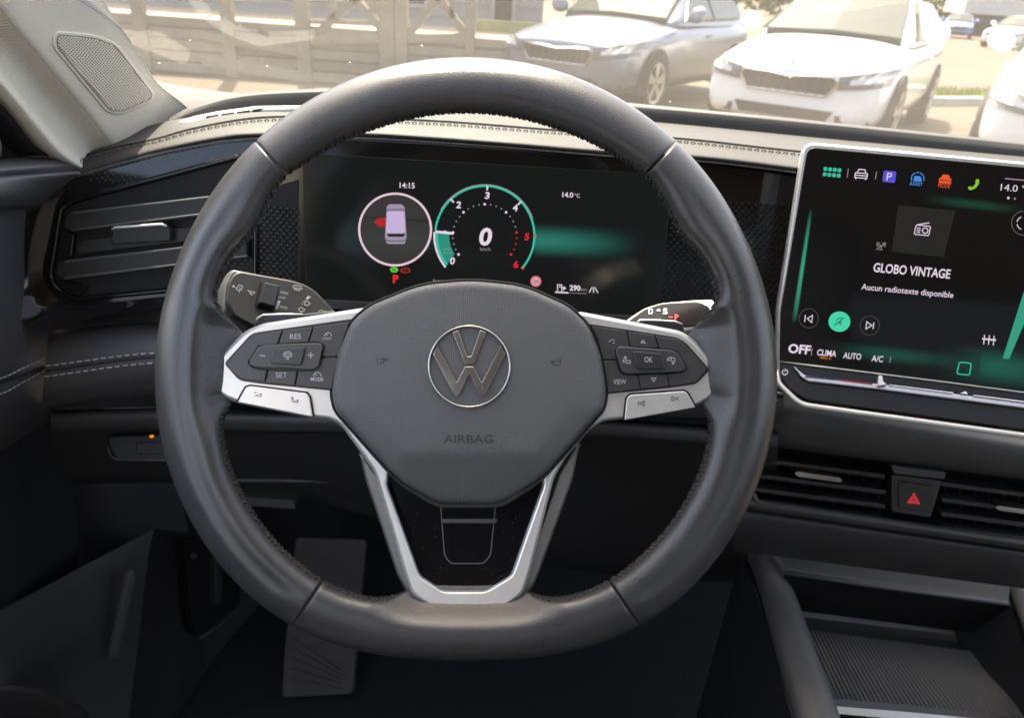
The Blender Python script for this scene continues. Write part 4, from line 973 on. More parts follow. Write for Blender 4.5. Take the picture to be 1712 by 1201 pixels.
text('letter_n', 'N', 1101, 538.5, 7, PRINTW, rs, B, w=7, slope=.02, z=.0012)
strokes('mark', [[(1070, 539), (1076, 536), (1082, 537)]], 2.4, .0012, PRINTW, rs, B)
for nm, ol, edge in (('l', [(425, 548), (430, 533), (440, 527), (505, 526), (560, 520), (560, 570), (440, 565)], [(428, 540), (431, 532.5), (440, 527), (470, 526), (506, 526.5)]),
                     ('r', [(1062, 545), (1069, 535), (1090, 535.5), (1130, 538), (1142, 544), (1145, 560), (1060, 570)], [(1064, 541), (1070, 536), (1090, 536), (1128, 538), (1140, 543)])):
    pd = thing('shift_paddle', WP(500 if nm == 'l' else 1100, 560, -.03), 'shift paddle with pale edge peeking above the %s spoke' % ('left' if nm == 'l' else 'right'), 'paddle', 'shift paddles')
    prism('blade', rp(ol, 4), -.022, -.030, SOFT, pd, bev=1.5)
    tube('pale_edge', [WP(x, y, -.0222) for x, y in edge], .0008, SILVER, pd, n=6)

# ================================================================== steering wheel
sw_root = thing('steering_wheel', WP(783, 1110, 0), 'grey leather steering wheel with silver spokes and airbag hub', 'steering wheel')
TB_O = [(0, 518), (20, 518), (43, 516), (67, 514), (80, 517), (90, 520), (105, 525), (127, 529), (140, 527), (147, 522), (153, 516), (160, 508), (167, 500), (173, 494), (180, 492)]
TB_I = [(0, 424), (20, 425), (38, 432), (43, 438), (48, 433), (53, 424), (57, 419), (60, 421), (63.5, 431), (70, 436), (74, 435), (76.5, 428), (78.5, 405), (80.5, 380), (83, 368), (90, 364), (95, 370), (98.5, 390), (101, 411), (104, 419), (113, 427), (128, 431), (145, 431), (152, 426), (158, 417), (162, 405), (164.5, 391), (167, 376), (172, 368), (180, 366)]
TH = np.arange(0, 180.001, .25)
def smooth_tab(tb, sig):
    y = np.interp(TH, [a for a, b in tb], [b for a, b in tb])
    ext = np.concatenate([y[::-1], y[1:-1], y[::-1], y[1:-1]])
    k = np.exp(-.5 * (np.arange(-60, 61) * .25 / sig) ** 2); k /= k.sum()
    full = np.convolve(np.concatenate([y[60:0:-1], y, y[-2:-62:-1]]), k, 'valid')
    return full
RO, RI = smooth_tab(TB_O, 3.0), smooth_tab(TB_I, 1.5)
def ro(t): t = abs((t + 180) % 360 - 180); return float(np.interp(t, TH, RO))
def ri(t): t = abs((t + 180) % 360 - 180); return float(np.interp(t, TH, RI))
def sstep(a, b, x): u = min(1, max(0, (x - a) / (b - a))); return u * u * (3 - 2 * u)
WX, WY = 779, 613
def rim(t, ph, shrink=0.):
    """point on the leather: t degrees clockwise from top, ph 0 outer, 90 front, 180 inner"""
    ta = abs((t + 180) % 360 - 180)
    o_, i_ = ro(t), ri(t)
    imain = max(i_, 421 if ta < 150 else 419 - (ta - 150) * .35)
    flare = imain - i_
    rc = (o_ + imain) / 2; a = (o_ - imain) / 2; b = .0168
    c, s = math.cos(math.radians(ph)), math.sin(math.radians(ph))
    n = 2.25
    x = a * math.copysign(abs(c) ** (2 / n), c); z = b * math.copysign(abs(s) ** (2 / n), s)
    g = sstep(48, 60, ta) * (1 - sstep(138, 145, ta))              # thumb crease on the grips
    u = x / a
    if s > 0: z += b * (-.075 * g * math.exp(-((u - .12) / .20) ** 2) + .02 * g * math.exp(-((u + .35) / .3) ** 2))
    r = rc + x
    if flare > .5 and c < 0:
        w = sstep(0, 1, -c) ** 1.2
        r = r - flare * w
        zt = -.006 + .004 * s
        z = z * (1 - sstep(.1, .95, -c) * min(1, flare / 40)) + zt * sstep(.1, .95, -c) * min(1, flare / 40)
    f_ = 1 - shrink
    r = rc + (r - rc) * (1 - shrink * .5); z *= f_
    return WP(WX + r * math.sin(math.radians(t)), WY - r * math.cos(math.radians(t)), z)
NPH = 56
def rim_seg(name, t0, t1, lab=None):
    nt = int((t1 - t0) / .5) + 1
    ts = [t0 + .06 + (t1 - t0 - .12) * k / (nt - 1) for k in range(nt)]
    ts = [ts[0], ts[0] + .18, ts[0] + .36] + ts[1:-1] + [ts[-1] - .36, ts[-1] - .18, ts[-1]]
    V = []; Fc = []
    for t in ts:
        d_ = min(t - t0, t1 - t); sk = .10 * math.exp(-(d_ / .28) ** 2)
        V += [rim(t, 360 * j / NPH, sk) for j in range(NPH)]
    n_ = len(ts)
    for i in range(n_ - 1):
        for j in range(NPH):
            a, b = i * NPH + j, i * NPH + (j + 1) % NPH
            Fc.append((a, b, b + NPH, a + NPH))
    Fc.append(tuple(range(NPH))[::-1]); Fc.append(tuple(range((n_ - 1) * NPH, n_ * NPH)))
    return mk(name, V, Fc, LEATHER, sw_root, label=lab)
segs = [('rim_leather', -43, 43, 'smooth upper rim leather'), ('rim_leather', 43, 146.2, 'right grip leather'), ('rim_leather', 146.2, 213.8, 'flat lower rim leather'), ('rim_leather', 213.8, 317, 'left grip leather')]
for nm, a, b, lab in segs:
    sg_ = rim_seg(nm, a, b, lab)
    L_ = []; t = a + .5; k = 0
    while t < b - .9:
        ta = abs((t + 180) % 360 - 180)
        if not (78.5 < ta < 99.5 or ta > 163):
            j1, j2 = random.uniform(-2, 2), random.uniform(-1, 1)
            e = .0005
            q = [rim(t, 145 + j1), rim(t + .45, 163 + j2), rim(t + .8, 172)]
            cc_ = WP(WX, WY, .03)
            L_.append([p + (cc_ - p) / np.linalg.norm(cc_ - p) * e for p in q])
            if k % 2 == 0:
                q = [rim(t + .15, 172), rim(t + .7, 160), rim(t + 1.0, 150)]
                L_.append([p + (cc_ - p) / np.linalg.norm(cc_ - p) * e for p in q])
        t += 1.15; k += 1
    many_tubes('stitching', L_, .00040, THREAD, sg_, n=5, kind='stuff')

# silver spoke frame (one piece, with the opening for the gloss insert)
outer = [(779, 515), (612, 514), (440, 541), (410, 553), (352, 610), (346, 624), (350, 636), (368, 662), (398, 675), (520, 699), (554, 702), (572, 714), (608, 764), (627, 792), (676, 962), (688, 996), (728, 1022), (838, 1022), (874, 996), (885, 962), (926, 800), (944, 768), (984, 720), (1008, 704), (1045, 701), (1160, 681), (1186, 668), (1211, 640), (1212, 628), (1160, 567), (1136, 553), (975, 522), (787, 515)]
hole = [(787, 770), (900, 770), (907, 812), (854, 962), (811, 988), (741, 988), (702, 962), (648, 812), (655, 770), (779, 770)]
rad = [0, 4, 8, 14, 10, 10, 8, 12, 8, 4, 12, 8, 6, 10, 8, 12, 12, 12, 12, 8, 10, 6, 8, 12, 4, 8, 12, 10, 8, 14, 8, 4, 0] + [0, 2, 6, 8, 8, 8, 8, 6, 2, 0]
frame_px = rp(outer + hole, rad, 4)
prism('spoke_frame', frame_px, .0030, -.012, SILVER, sw_root, bev=6.5, bz=.0050, n=5)
# darker flanks of the lower spokes
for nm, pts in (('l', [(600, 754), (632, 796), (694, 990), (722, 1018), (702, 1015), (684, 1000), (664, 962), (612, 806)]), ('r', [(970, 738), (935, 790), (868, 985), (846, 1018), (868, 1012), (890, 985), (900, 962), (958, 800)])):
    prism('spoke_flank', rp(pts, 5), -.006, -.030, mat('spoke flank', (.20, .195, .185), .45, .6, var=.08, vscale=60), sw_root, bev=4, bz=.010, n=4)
gl_px = rp([(640, 770), (920, 770), (912, 812), (858, 966), (813, 993), (739, 993), (698, 966), (643, 812)], 6)
gi_ = prism('gloss_insert', gl_px, -.006, -.016, mat('insert gloss', (.0035, .0035, .004), .12, spec=.12), sw_root, bev=1)
strokes('insert_slot', [rp([(733, 840), (737, 850), (743, 930), (754, 943), (808, 943), (820, 930), (828, 850), (832, 840)], [0, 3, 8, 6, 6, 8, 3, 0], 4)], 1.6, -.0056, mat('slot edge', (.10, .10, .10), .3), gi_, WP)
prism('insert_step', rp([(738, 868), (832, 868), (830, 876), (740, 876)], 2), -.0045, -.008, mat('step grey', (.05, .05, .05), .4), gi_, bev=2)
dst = []
for k in range(60):
    x = random.uniform(690, 870); y = random.uniform(850, 985)
    if 742 < x < 820 and y < 945: continue
    if not (640 + (y - 770) * .33 + 8 < x < 920 - (y - 770) * .33 - 8): continue
    dst.append(circ(x, y, random.uniform(.35, .8), 5))
V = []; Fc = []
for q in dst: Fc.append(tuple(range(len(V), len(V) + len(q)))[::-1]); V += [WP(x, y, -.0057) for x, y in q]
mk('dust', V, Fc, mat('dust', (.16, .155, .15), .9), gi_, smooth=False, kind='stuff')

# ---- key pads
def zl(pts): return [(330 + x / 4.29, 440 + y / 4.29) for x, y in pts]
def zr(pts): return [(940 + x / 4.62, 480 + y / 4.62) for x, y in pts]
BEZ = mat('key bezel', (.012, .012, .012), .35)
prism('key_bezel', rp(zl([(192, 720), (390, 502), (610, 470), (1125, 398), (1085, 560), (1040, 700), (985, 918), (480, 870), (300, 845)]), [6, 10, 2, 2, 2, 2, 2, 2, 10]), .0034, -.004, BEZ, sw_root, bev=.8)
prism('key_bezel', rp(zr([(190, 282), (495, 328), (885, 390), (955, 430), (1127, 625), (1127, 655), (1036, 750), (830, 780), (605, 802), (300, 832)]), [2, 2, 6, 6, 4, 4, 6, 2, 2, 2]), .0034, -.004, BEZ, sw_root, bev=.8)
def key(pts, r=1.2, z=.0052, m_=None, nm='key', bv=1.1): return prism(nm, rp(pts, r, 3), z, .002, m_ or KEY, sw_root, bev=bv)
kb = key(zl([(208, 720), (398, 518), (606, 487), (572, 582), (440, 592), (362, 715), (396, 752), (498, 768), (482, 852), (310, 828), (240, 770)]), 1.5)
kres = key(zl([(617, 486), (828, 460), (792, 568), (582, 580)]))
kcn = key(zl([(838, 458), (1092, 424), (1050, 540), (1012, 670), (893, 670), (905, 590), (870, 568), (802, 568)]))
kmo = key(zl([(888, 682), (1008, 682), (962, 905), (706, 880), (726, 776), (840, 768)]))
kse = key(zl([(512, 768), (716, 774), (696, 878), (490, 856)]))
kpl = key(zl([(438, 598), (480, 586), (872, 572), (904, 590), (872, 745), (832, 768), (404, 750), (366, 722), (384, 680)]), 4, .0078, KEY, 'rocker_key', 2.4)
kce = key(zl([(556, 618), (774, 603), (746, 724), (730, 734), (534, 722), (524, 708)]), 2.5, .0092, KEY2, 'centre_key', 1.6)
kv = prism('volume_key', rp(zl([(286, 1000), (348, 892), (380, 882), (785, 934), (806, 965), (828, 1106)]), [2, 4, 5, 5, 4, 2]), .0058, .0, SILVER, sw_root, bev=2.0)
tube('key_gap', [WP(x, y, .0034) for x, y in zl([(283, 998), (346, 888), (378, 878), (788, 930), (810, 965), (832, 1104)])], .0006, SEAM, sw_root, n=6)
KP_ = lambda dz: (lambda x, y, z=0.: WP(x, y, dz + z))
zk = .0004
text('word_res', 'RES', 494, 562.8, 8.2, PRINTG, kres, KP_(.0052), w=18.5, slope=-.03, z=zk)
text('word_set', 'SET', 470.5, 627.4, 8.6, PRINTG, kse, KP_(.0052), w=19, slope=.01, z=zk)
text('word_mode', 'MODE', 530, 634.5, 5.8, PRINTG, kmo, KP_(.0052), w=21, slope=.03, z=zk, bold=.02)
strokes('gauge_icon', [arc(530.5, 629, 6.2, -100, 100, 12), [(530, 628.5), (526.5, 625)]], 1.3, .0056, PRINTG, kmo, WP)
text('word_cancel', 'CNCL', 547, 566.2, 3.6, PRINTG, kcn, KP_(.0052), w=16, slope=-.03, z=zk)
strokes('gauge_icon', [arc(548.5, 562, 5.6, -95, 95, 12), [(548, 561.5), (545, 558)]], 1.2, .0056, PRINTG, kcn, WP)
strokes('minus', [[(434, 594.6), (443.5, 595.4)]], 1.5, .0082, PRINTG, kpl, WP)
strokes('plus', [[(514.5, 594.3), (524.5, 594.3)], [(519.5, 589.3), (519.5, 599.3)]], 1.5, .0082, PRINTG, kpl, WP)
strokes('distance_icon', [[(475.5, 592), (477, 588.5), (485, 588.5), (486.5, 592)], [(474.5, 592), (487.5, 592), (487.5, 596), (474.5, 596), (474.5, 592)], [(478, 598.5), (484, 598.5)], [(479, 601), (483, 601)]], 1.2, .0096, PRINTG, kce, WP)
strokes('volume_down_icon', [[(424.5, 656.5), (429, 657)], [(425.5, 662), (437, 658.5), (436, 663.2), (425.5, 662)]], 1.1, .0062, PRINTD, kv, WP)
strokes('volume_up_icon', [[(486, 666.2), (490.5, 666.8)], [(488.2, 664), (488.2, 669)], [(487, 672), (498, 669), (497.5, 673.4), (487, 672)]], 1.1, .0062, PRINTD, kv, WP)
# right pad
kvo = key(zr([(222, 300), (492, 342), (518, 462), (440, 462), (408, 490), (420, 560), (314, 560), (276, 400)]))
kup = key(zr([(503, 345), (710, 374), (740, 473), (530, 460)]))
kb2 = key(zr([(722, 378), (880, 402), (945, 440), (1112, 626), (1112, 650), (1030, 738), (833, 768), (812, 670), (930, 660), (960, 630), (942, 588), (882, 500), (850, 486), (754, 476)]), 1.5)
kdn = key(zr([(590, 680), (804, 672), (824, 768), (608, 788)]))
kvi = key(zr([(318, 570), (420, 570), (440, 645), (472, 676), (580, 682), (600, 789), (356, 818)]))
kp2 = key(zr([(424, 468), (450, 458), (850, 487), (898, 518), (960, 625), (930, 656), (490, 674), (456, 652), (410, 500)]), 4, .0078, KEY, 'rocker_key', 2.4)
kok = key(zr([(543, 503), (560, 497), (752, 513), (778, 538), (793, 622), (776, 635), (585, 635), (568, 617)]), 2.2, .0092, KEY2, 'centre_key', 1.6)
kt = prism('track_key', rp(zr([(480, 1030), (498, 860), (524, 834), (940, 804), (966, 820), (1030, 932)]), [2, 4, 5, 5, 4, 2]), .0058, .0, SILVER, sw_root, bev=2.0)
tube('key_gap', [WP(x, y, .0034) for x, y in zr([(474, 1032), (492, 858), (522, 829), (942, 799), (970, 816), (1034, 930)])], .0006, SEAM, sw_root, n=6)
text('word_ok', 'OK', 1084.3, 601.5, 8.6, PRINTG, kok, KP_(.0092), w=13.5, slope=.03, z=zk)
text('word_view', 'VIEW', 1036.2, 638.6, 8.4, PRINTG, kvi, KP_(.0052), w=21.5, slope=-.02, z=zk)
strokes('up_icon', [[(1075, 569), (1078.6, 574), (1071.4, 573.4), (1075, 569)]], 1.1, .0056, PRINTG, kup, WP)
strokes('down_icon', [[(1089.4, 632.4), (1096.8, 632.4), (1093, 638.6), (1089.4, 632.4)]], 1.2, .0056, PRINTG, kdn, WP)
strokes('voice_icon', [[(1018, 572), (1022, 568)], [(1024, 567.5), (1027, 570)], [(1024, 573), (1028, 574)]], 1.2, .0056, PRINTG, kvo, WP)
strokes('page_icon', [[(1042, 601.5), (1048, 601.8), (1046, 606), (1041.8, 605.6), (1042, 601.5)], [(1047, 607.6), (1053.6, 608), (1053.6, 603.6), (1049, 603.4)]], 1.1, .0082, PRINTG, kp2, WP)
flat('page_arrow', [(1042, 598), (1047, 595.6), (1047, 600)], .0082, PRINTG, kp2, WP)
strokes('page_icon', [[(1116, 599.5), (1122, 597.4), (1122, 602), (1116, 603), (1116, 599.5)], [(1123, 598), (1128.4, 599.5), (1128.4, 604.6), (1121.5, 604.2)]], 1.1, .0082, PRINTG, kp2, WP)
flat('page_arrow', [(1123.6, 605.8), (1128.4, 607.4), (1124, 610)], .0082, PRINTG, kp2, WP)
strokes('previous_icon', [[(1067.4, 671.5), (1067.4, 679)], [(1077, 671), (1077, 678.4), (1069.4, 675), (1077, 671)]], 1.1, .0062, PRINTD, kt, WP)
strokes('next_icon', [[(1133, 663), (1133.2, 670.6)], [(1123.2, 663.6), (1123.4, 671), (1131.2, 667), (1123.2, 663.6)]], 1.1, .0062, PRINTD, kt, WP)

# ---- airbag hub
hub = rp([(786, 469), (874, 478), (952, 513), (986, 547), (1006, 597), (1014, 655), (1009, 684), (915, 791), (891, 812), (837, 846), (731, 846), (676, 812), (653, 791), (560, 686), (554, 655), (564, 594), (585, 541), (617, 512), (702, 477)], [30, 30, 18, 18, 16, 14, 12, 12, 10, 16, 16, 10, 12, 12, 14, 16, 18, 18, 30], 6)
HCX, HCY = 784, 640
def hub_z(x, y):
    z = .0150 - .0035 * (((x - HCX) / 230) ** 2 + ((y - HCY) / 200) ** 2)
    # facets that fall away below the crease line
    for (ax, ay, bx, by, k) in ((560, 686, 674, 756, .34), (674, 758, 892, 758, .36), (892, 756, 1009, 684, .34)):
        nx, ny = -(by - ay), (bx - ax); l = math.hypot(nx, ny); nx /= l; ny /= l
        if ny < 0: nx, ny = -nx, -ny
        dd = (x - ax) * nx + (y - ay) * ny
        if dd > -8:
            s = (dd + 8) ** 2 / 32 if dd < 8 else dd
            z = min(z, .0150 - .0035 * (((x - HCX) / 230) ** 2 + ((y - HCY) / 200) ** 2) - s * DW / FPX * k)
    return z
V = []; Fc = []; uv = []
prof = [(0, -.016), (0, -.0085), (.6, -.0055), (2, -.0030), (4, -.0014), (7, -.0004), (11, 0)]
k = len(hub)
for ins_, dz in prof:
    q = inset(hub, ins_)
    for x, y in q: V.append(WP(x, y, hub_z(x, y) + dz)); uv.append((x * DW / FPX, y * DW / FPX))
base = inset(hub, 11)
NRG = 34
for r in range(1, NRG):
    s = 1 - r / NRG
    for x, y in base:
        X, Y_ = HCX + (x - HCX) * s, HCY + (y - HCY) * s
        V.append(WP(X, Y_, hub_z(X, Y_))); uv.append((X * DW / FPX, Y_ * DW / FPX))
V.append(WP(HCX, HCY, hub_z(HCX, HCY))); uv.append((HCX * DW / FPX, HCY * DW / FPX))
nr = len(prof) + NRG - 1
for i in range(nr - 1):
    for j in range(k):
        a, b = i * k + j, i * k + (j + 1) % k
        Fc.append((a, a + k, b + k, b))
for j in range(k): Fc.append(((nr - 1) * k + j, len(V) - 1, (nr - 1) * k + (j + 1) % k))
hb = mk('airbag_cover', V, Fc, PADM, sw_root, uvs=uv)
HZ = lambda x, y, z=0.: WP(x, y, hub_z(x, y) + z)
tube('cover_gap', [WP(x, y, .0034) for x, y in inset(hub, -1.5)], .0010, SEAM, sw_root, n=6, closed=True)
text('word_airbag', 'AIRBAG', 783, 734.6, 13.8, mat('shade_print', (.022, .022, .022), .5), hb, HZ, w=82, z=.0002)  # flat lettering, its dark colour paints the shade of pressed-in letters
strokes('horn_icon', [[(630.5, 597), (630.5, 608)], [(634, 600), (648, 600.4)], [(634, 606.5), (641, 607.5), (641, 601)], [(641, 602), (648, 603)]], 1.4, .0003, MAT['shade_print'], hb, HZ)
strokes('horn_icon', [[(936.5, 600), (936.5, 612)], [(920, 604), (935, 604.4)], [(925, 605), (926, 611), (933, 611)], [(920, 606.5), (926, 607)]], 1.4, .0003, MAT['shade_print'], hb, HZ)
# round emblem: ring and the two stacked letters
em_ = mk('emblem_ring', *(lambda R1, R2: (
    [HZ(784.5 + r * math.cos(2 * math.pi * j / 72), 613 + r * math.sin(2 * math.pi * j / 72), z) for (r, z) in ((R1, -.001), (R1, .0012), (R1 - .8, .0018), (R2 + .8, .0018), (R2, .0012), (R2, -.001)) for j in range(72)],
    [(i * 72 + j, i * 72 + (j + 1) % 72, (i + 1) * 72 + (j + 1) % 72, (i + 1) * 72 + j) for i in range(5) for j in range(72)]))(69.5, 66.2), mat('emblem ring metal', (.58, .56, .50), .18, 1.0), sw_root)
EMB = mat('emblem metal', (.44, .425, .38), .26, 1.0)
e1 = [(-28, -57.5), (-18, -61), (-3.6, -17), (3.6, -17), (18, -61), (28, -57.5), (8, -4.6), (-8, -4.6)]
e2 = [(-60.5, -20), (-27, 46), (-22.5, 50), (-19.5, 50), (-16, 46), (0, 12), (16, 46), (19.5, 50), (22.5, 50), (27, 46), (60.5, -20), (53.5, -36), (21, 27), (7, 0), (-7, 0), (-21, 27), (-53.5, -36)]
for nm, e_ in (('emblem_letter', e1), ('emblem_letter', e2)):
    prism(nm, [(784.5 + x, 613 + y) for x, y in rp(e_, 1.2, 2)], .0018, -.001, EMB, sw_root, bev=.9, bz=.0006, fn=HZ)
# hub body behind the cover
V = []; Fc = []
for d_, s in ((-.010, .96), (-.025, .80), (-.045, .60)):
    V += [WP(HCX + (x - HCX) * s, HCY + (y - HCY) * s, d_) for x, y in hub[::2]]
k = len(hub[::2])
for i in range(2):
    for j in range(k): Fc.append((i * k + j, i * k + (j + 1) % k, (i + 1) * k + (j + 1) % k, (i + 1) * k + j))
Fc.append(tuple(range(2 * k, 3 * k)))
mk('hub_body', V, Fc, DARK, sw_root)
# ================================================================== outside
def V3(*a): return np.array(a, float)
GLASSC = mat('car glass', (.045, .055, .050), .03, spec=.16)
TYRE = mat('tyre', (.02, .02, .02), .85)
ALLOY = mat('alloy', (.55, .54, .52), .35, .8)
HEADLAMP = mat('headlamp', (.10, .105, .11), .10, spec=.3)
GRILLE = mat('grille', (.012, .012, .013), .4)
def car_body(name, loc, ang, paint, label, group, dark=GLASSC, L_=4.3, H_=1.46, W_=.90):
    """a parked hatchback facing the camera: nose at local y=0"""
    root = thing(name, (loc[0], loc[1], 0), label, 'car', group)
    ca, sa = math.cos(-ang), math.sin(-ang)
    def T(x, y, z): return V3(loc[0] + x * ca - y * sa, loc[1] + x * sa + y * ca, z)
    def part(nm, V, Fc, m, par=None, smooth=True, **kw):
        return mk(nm, [T(*v) for v in V], Fc, m, par or root, smooth=smooth, **kw)
    # lower body, skinned over stations (y, half width, bottom, shoulder, top edge, top centre)
    stn = [(.00, .60, .34, .55, .66, .69), (.03, .74, .24, .57, .71, .745), (.14, .83, .20, .60, .755, .80), (.40, .875, .19, .66, .80, .865), (.80, W_, .20, .70, .86, .93), (1.20, W_, .20, .74, .92, .985), (1.45, W_, .20, .77, .95, 1.0),
           (2.4, W_, .20, .80, .96, .98), (3.3, W_, .20, .82, .97, .98), (3.9, W_ - .02, .22, .83, .97, .98), (4.18, W_ - .08, .26, .82, .95, .97), (L_, W_ - .18, .36, .76, .88, .90)]
    V = []; n = 15
    for (y, w, zb, zs, zt, zc) in stn:
        half = [(0, zb), (w * .80, zb), (w * .955, zb + .05), (w, zb + (zs - zb) * .45), (w * .995, zs), (w * .95, zs + (zt - zs) * .65), (w * .84, zt), (w * .5, zt + (zc - zt) * .8)]
        V += [(x, y, z) for x, z in half] + [(0, y, zc)] + [(-x, y, z) for x, z in half[:0:-1]]
    k = 16; Fc = []
    for i in range(len(stn) - 1):
        for j in range(k):
            a, b = i * k + j, i * k + (j + 1) % k
            Fc.append((a, a + k, b + k, b))
    Fc.append(tuple(range(k))); Fc.append(tuple(range((len(stn) - 1) * k, len(stn) * k))[::-1])
    cageV, cageF = V, Fc[:-1]
    bd = subsurf(part('body', V, Fc, paint), 2)
    # cabin
    gs = [(1.30, .70, .97, .66), (1.42, .70, 1.02, .64), (2.05, .62, 1.385, .55), (2.35, .60, H_ - .02, .52), (2.9, .60, H_, .52), (3.5, .59, H_ - .05, .50), (3.95, .60, 1.20, .54), (4.15, .62, .97, .58)]
    V = []; Fc = []
    for y, wr, zt, wt in gs:
        zs = .93
        V += [(-.80, y, zs), (-(.80 + wt + .10) / 2 - .02, y, (zs + zt) / 2), (-wt - .05, y, zt - .035), (-wt * .8, y, zt), (0, y, zt + .018), (wt * .8, y, zt), (wt + .05, y, zt - .035), ((.80 + wt + .10) / 2 + .02, y, (zs + zt) / 2), (.80, y, zs)]
    for i in range(len(gs) - 1):
        for j in range(8):
            a = i * 9 + j; Fc.append((a, a + 9, a + 10, a + 1))
    Fc.append(tuple(range(9))); Fc.append(tuple(range(7 * 9, 8 * 9))[::-1])
    subsurf(part('roof', V, Fc, paint), 1)
    def slab(nm, q, m, par=None, t=.02, up_=.008):
        """thin panel from a 3-D outline, pushed out along its own normal"""
        q = [V3(*p) for p in q]; c = sum(q) / len(q)
        nrm = sum(np.cross(q[i - 1] - c, q[i] - c) for i in range(len(q))); nrm /= np.linalg.norm(nrm)
        if np.dot(nrm, c - V3(0, 2.4, .6)) < 0: nrm = -nrm
        V = [p - nrm * t for p in q] + [p + nrm * (up_ - .004) for p in q] + [c + (p - c) * .985 + nrm * up_ for p in q]
        k = len(q); Fc = [(i * k + j, i * k + (j + 1) % k, (i + 1) * k + (j + 1) % k, (i + 1) * k + j) for i in range(2) for j in range(k)] + [tuple(range(2 * k, 3 * k))]
        return part(nm, V, Fc, m, par, smooth=False)
    slab('windscreen', [(-.70, 1.30, 1.0), (0, 1.27, 1.03), (.70, 1.30, 1.0), (.57, 2.05, 1.395), (0, 2.03, 1.42), (-.57, 2.05, 1.395)], dark, t=.07, up_=.014)
    for s in (-1, 1):
        def sx(z): return s * (.86 - (z - .97) * .60)
        w1 = [(sx(1.0), 1.62, 1.0), (sx(1.36), 2.16, 1.36), (sx(1.375), 2.50, 1.375), (sx(1.01), 2.50, 1.01)]
        w2 = [(sx(1.01), 2.56, 1.01), (sx(1.375), 2.56, 1.375), (sx(1.355), 3.30, 1.355), (sx(1.16), 3.66, 1.16), (sx(1.03), 3.62, 1.03)]
        slab('side_window', w1, dark, t=.05); slab('side_window', w2, dark, t=.05)
        mv = [(s * .82, 1.50, .96), (s * 1.06, 1.46, .95), (s * 1.12, 1.49, 1.08), (s * 1.06, 1.52, 1.18), (s * .86, 1.54, 1.16)]
        V = [V3(*p) for p in mv] + [V3(*p) + V3(0, .17, 0) for p in mv]
        subsurf(part('mirror', V, [(0, 1, 2, 3, 4), (9, 8, 7, 6, 5)] + [(j, j + 5, (j + 1) % 5 + 5, (j + 1) % 5) for j in range(5)], paint), 2)
        # lamps wrap round the corner
        bvh = BVHTree.FromPolygons([Vector(v) for v in cageV], cageF)
        lamp_grid = []
        for iu in range(9):
            u = iu / 8; xx = .46 + .405 * u
            z0, z1 = .565 + .04 * u + .02 * u * u, .682 + .110 * u - .02 * u * u
            for iv in range(4):
                h = bvh.ray_cast(Vector((s * xx, -2, z0 + (z1 - z0) * iv / 3)), Vector((0, 1, 0)))[0]
                lamp_grid.append(V3(h.x + s * .004, h.y - .008, h.z) if h else V3(s * xx, .5, z0 + (z1 - z0) * iv / 3))
        lf = [(a * 4 + b, a * 4 + b + 1, a * 4 + b + 5, a * 4 + b + 4) for a in range(8) for b in range(3)]
        lp = part('headlight', lamp_grid + [p + V3(-s * .03, .05, 0) for p in lamp_grid], lf + [tuple(i + 36 for i in f_) for f_ in lf], HEADLAMP, smooth=False)
        lq = [(s * .44, .035, .655), (s * .50, .055, .735), (s * .80, .26, .765), (s * .845, .36, .70), (s * .76, .15, .60), (s * .56, .03, .595)]
        part('light_strip', [lamp_grid[a * 4 + b] + V3(s * .002, -.006, 0) for a in range(2, 8) for b in (1, 2)], [(2 * a, 2 * a + 1, 2 * a + 3, 2 * a + 2) for a in range(5)], mat('light strip', (.55, .55, .53), .2), lp, smooth=False)
        slab('fog_recess', [(s * .50, .0, .34), (s * .76, .10, .36), (s * .80, .16, .28), (s * .52, .01, .26)], GRILLE, t=.06)
        for yw in (.80, 3.42):
            A_ = []
            for j in range(21):
                a = math.pi * j / 20; A_.append((s * (W_ + .006), yw + .385 * math.cos(a), .32 + .385 * math.sin(a)))
            A_ += [(s * (W_ + .006), yw - .385, .20), (s * (W_ + .006), yw + .385, .20)]
            part('wheel_arch', [V3(*p) for p in A_] + [V3(p[0] - s * .25, p[1], p[2]) for p in A_], [tuple(range(23))] + [(j, j + 23, (j + 1) % 23 + 23, (j + 1) % 23) for j in range(23)], mat('arch dark', (.01, .01, .01), .8), smooth=False)
            V = []; Fc = []
            for (r, xo) in ((.20, .008), (.225, .020), (.30, .024), (.325, .010), (.325, -.18)):
                V += [(s * (W_ + xo), yw + r * math.cos(2 * math.pi * j / 32), .325 + r * math.sin(2 * math.pi * j / 32)) for j in range(32)]
            for i in range(4):
                for j in range(32): Fc.append((i * 32 + j, i * 32 + (j + 1) % 32, (i + 1) * 32 + (j + 1) % 32, (i + 1) * 32 + j))
            wh = part('wheel', V, Fc, TYRE)
            V = []; Fc = []
            for j in range(5):
                a = 2 * math.pi * j / 5 + .3
                for (r, da) in ((.03, .9), (.215, .26), (.215, -.26), (.03, -.9)):
                    V.append((s * (W_ + .022), yw + r * math.cos(a + da), .325 + r * math.sin(a + da)))
                Fc.append(tuple(range(4 * j, 4 * j + 4)))
            b = len(V)
            for (r, xo) in ((.20, .014), (.235, .026)): V += [(s * (W_ + xo), yw + r * math.cos(2 * math.pi * j / 32), .325 + r * math.sin(2 * math.pi * j / 32)) for j in range(32)]
            for j in range(32): Fc.append((b + j, b + (j + 1) % 32, b + 32 + (j + 1) % 32, b + 32 + j))
            part('rim', V, Fc, ALLOY, wh, smooth=False)
        slab('door_handle', [(s * (W_ + .0), 2.28, .80), (s * W_, 2.46, .805), (s * W_, 2.46, .83), (s * W_, 2.28, .825)], paint, t=.01)
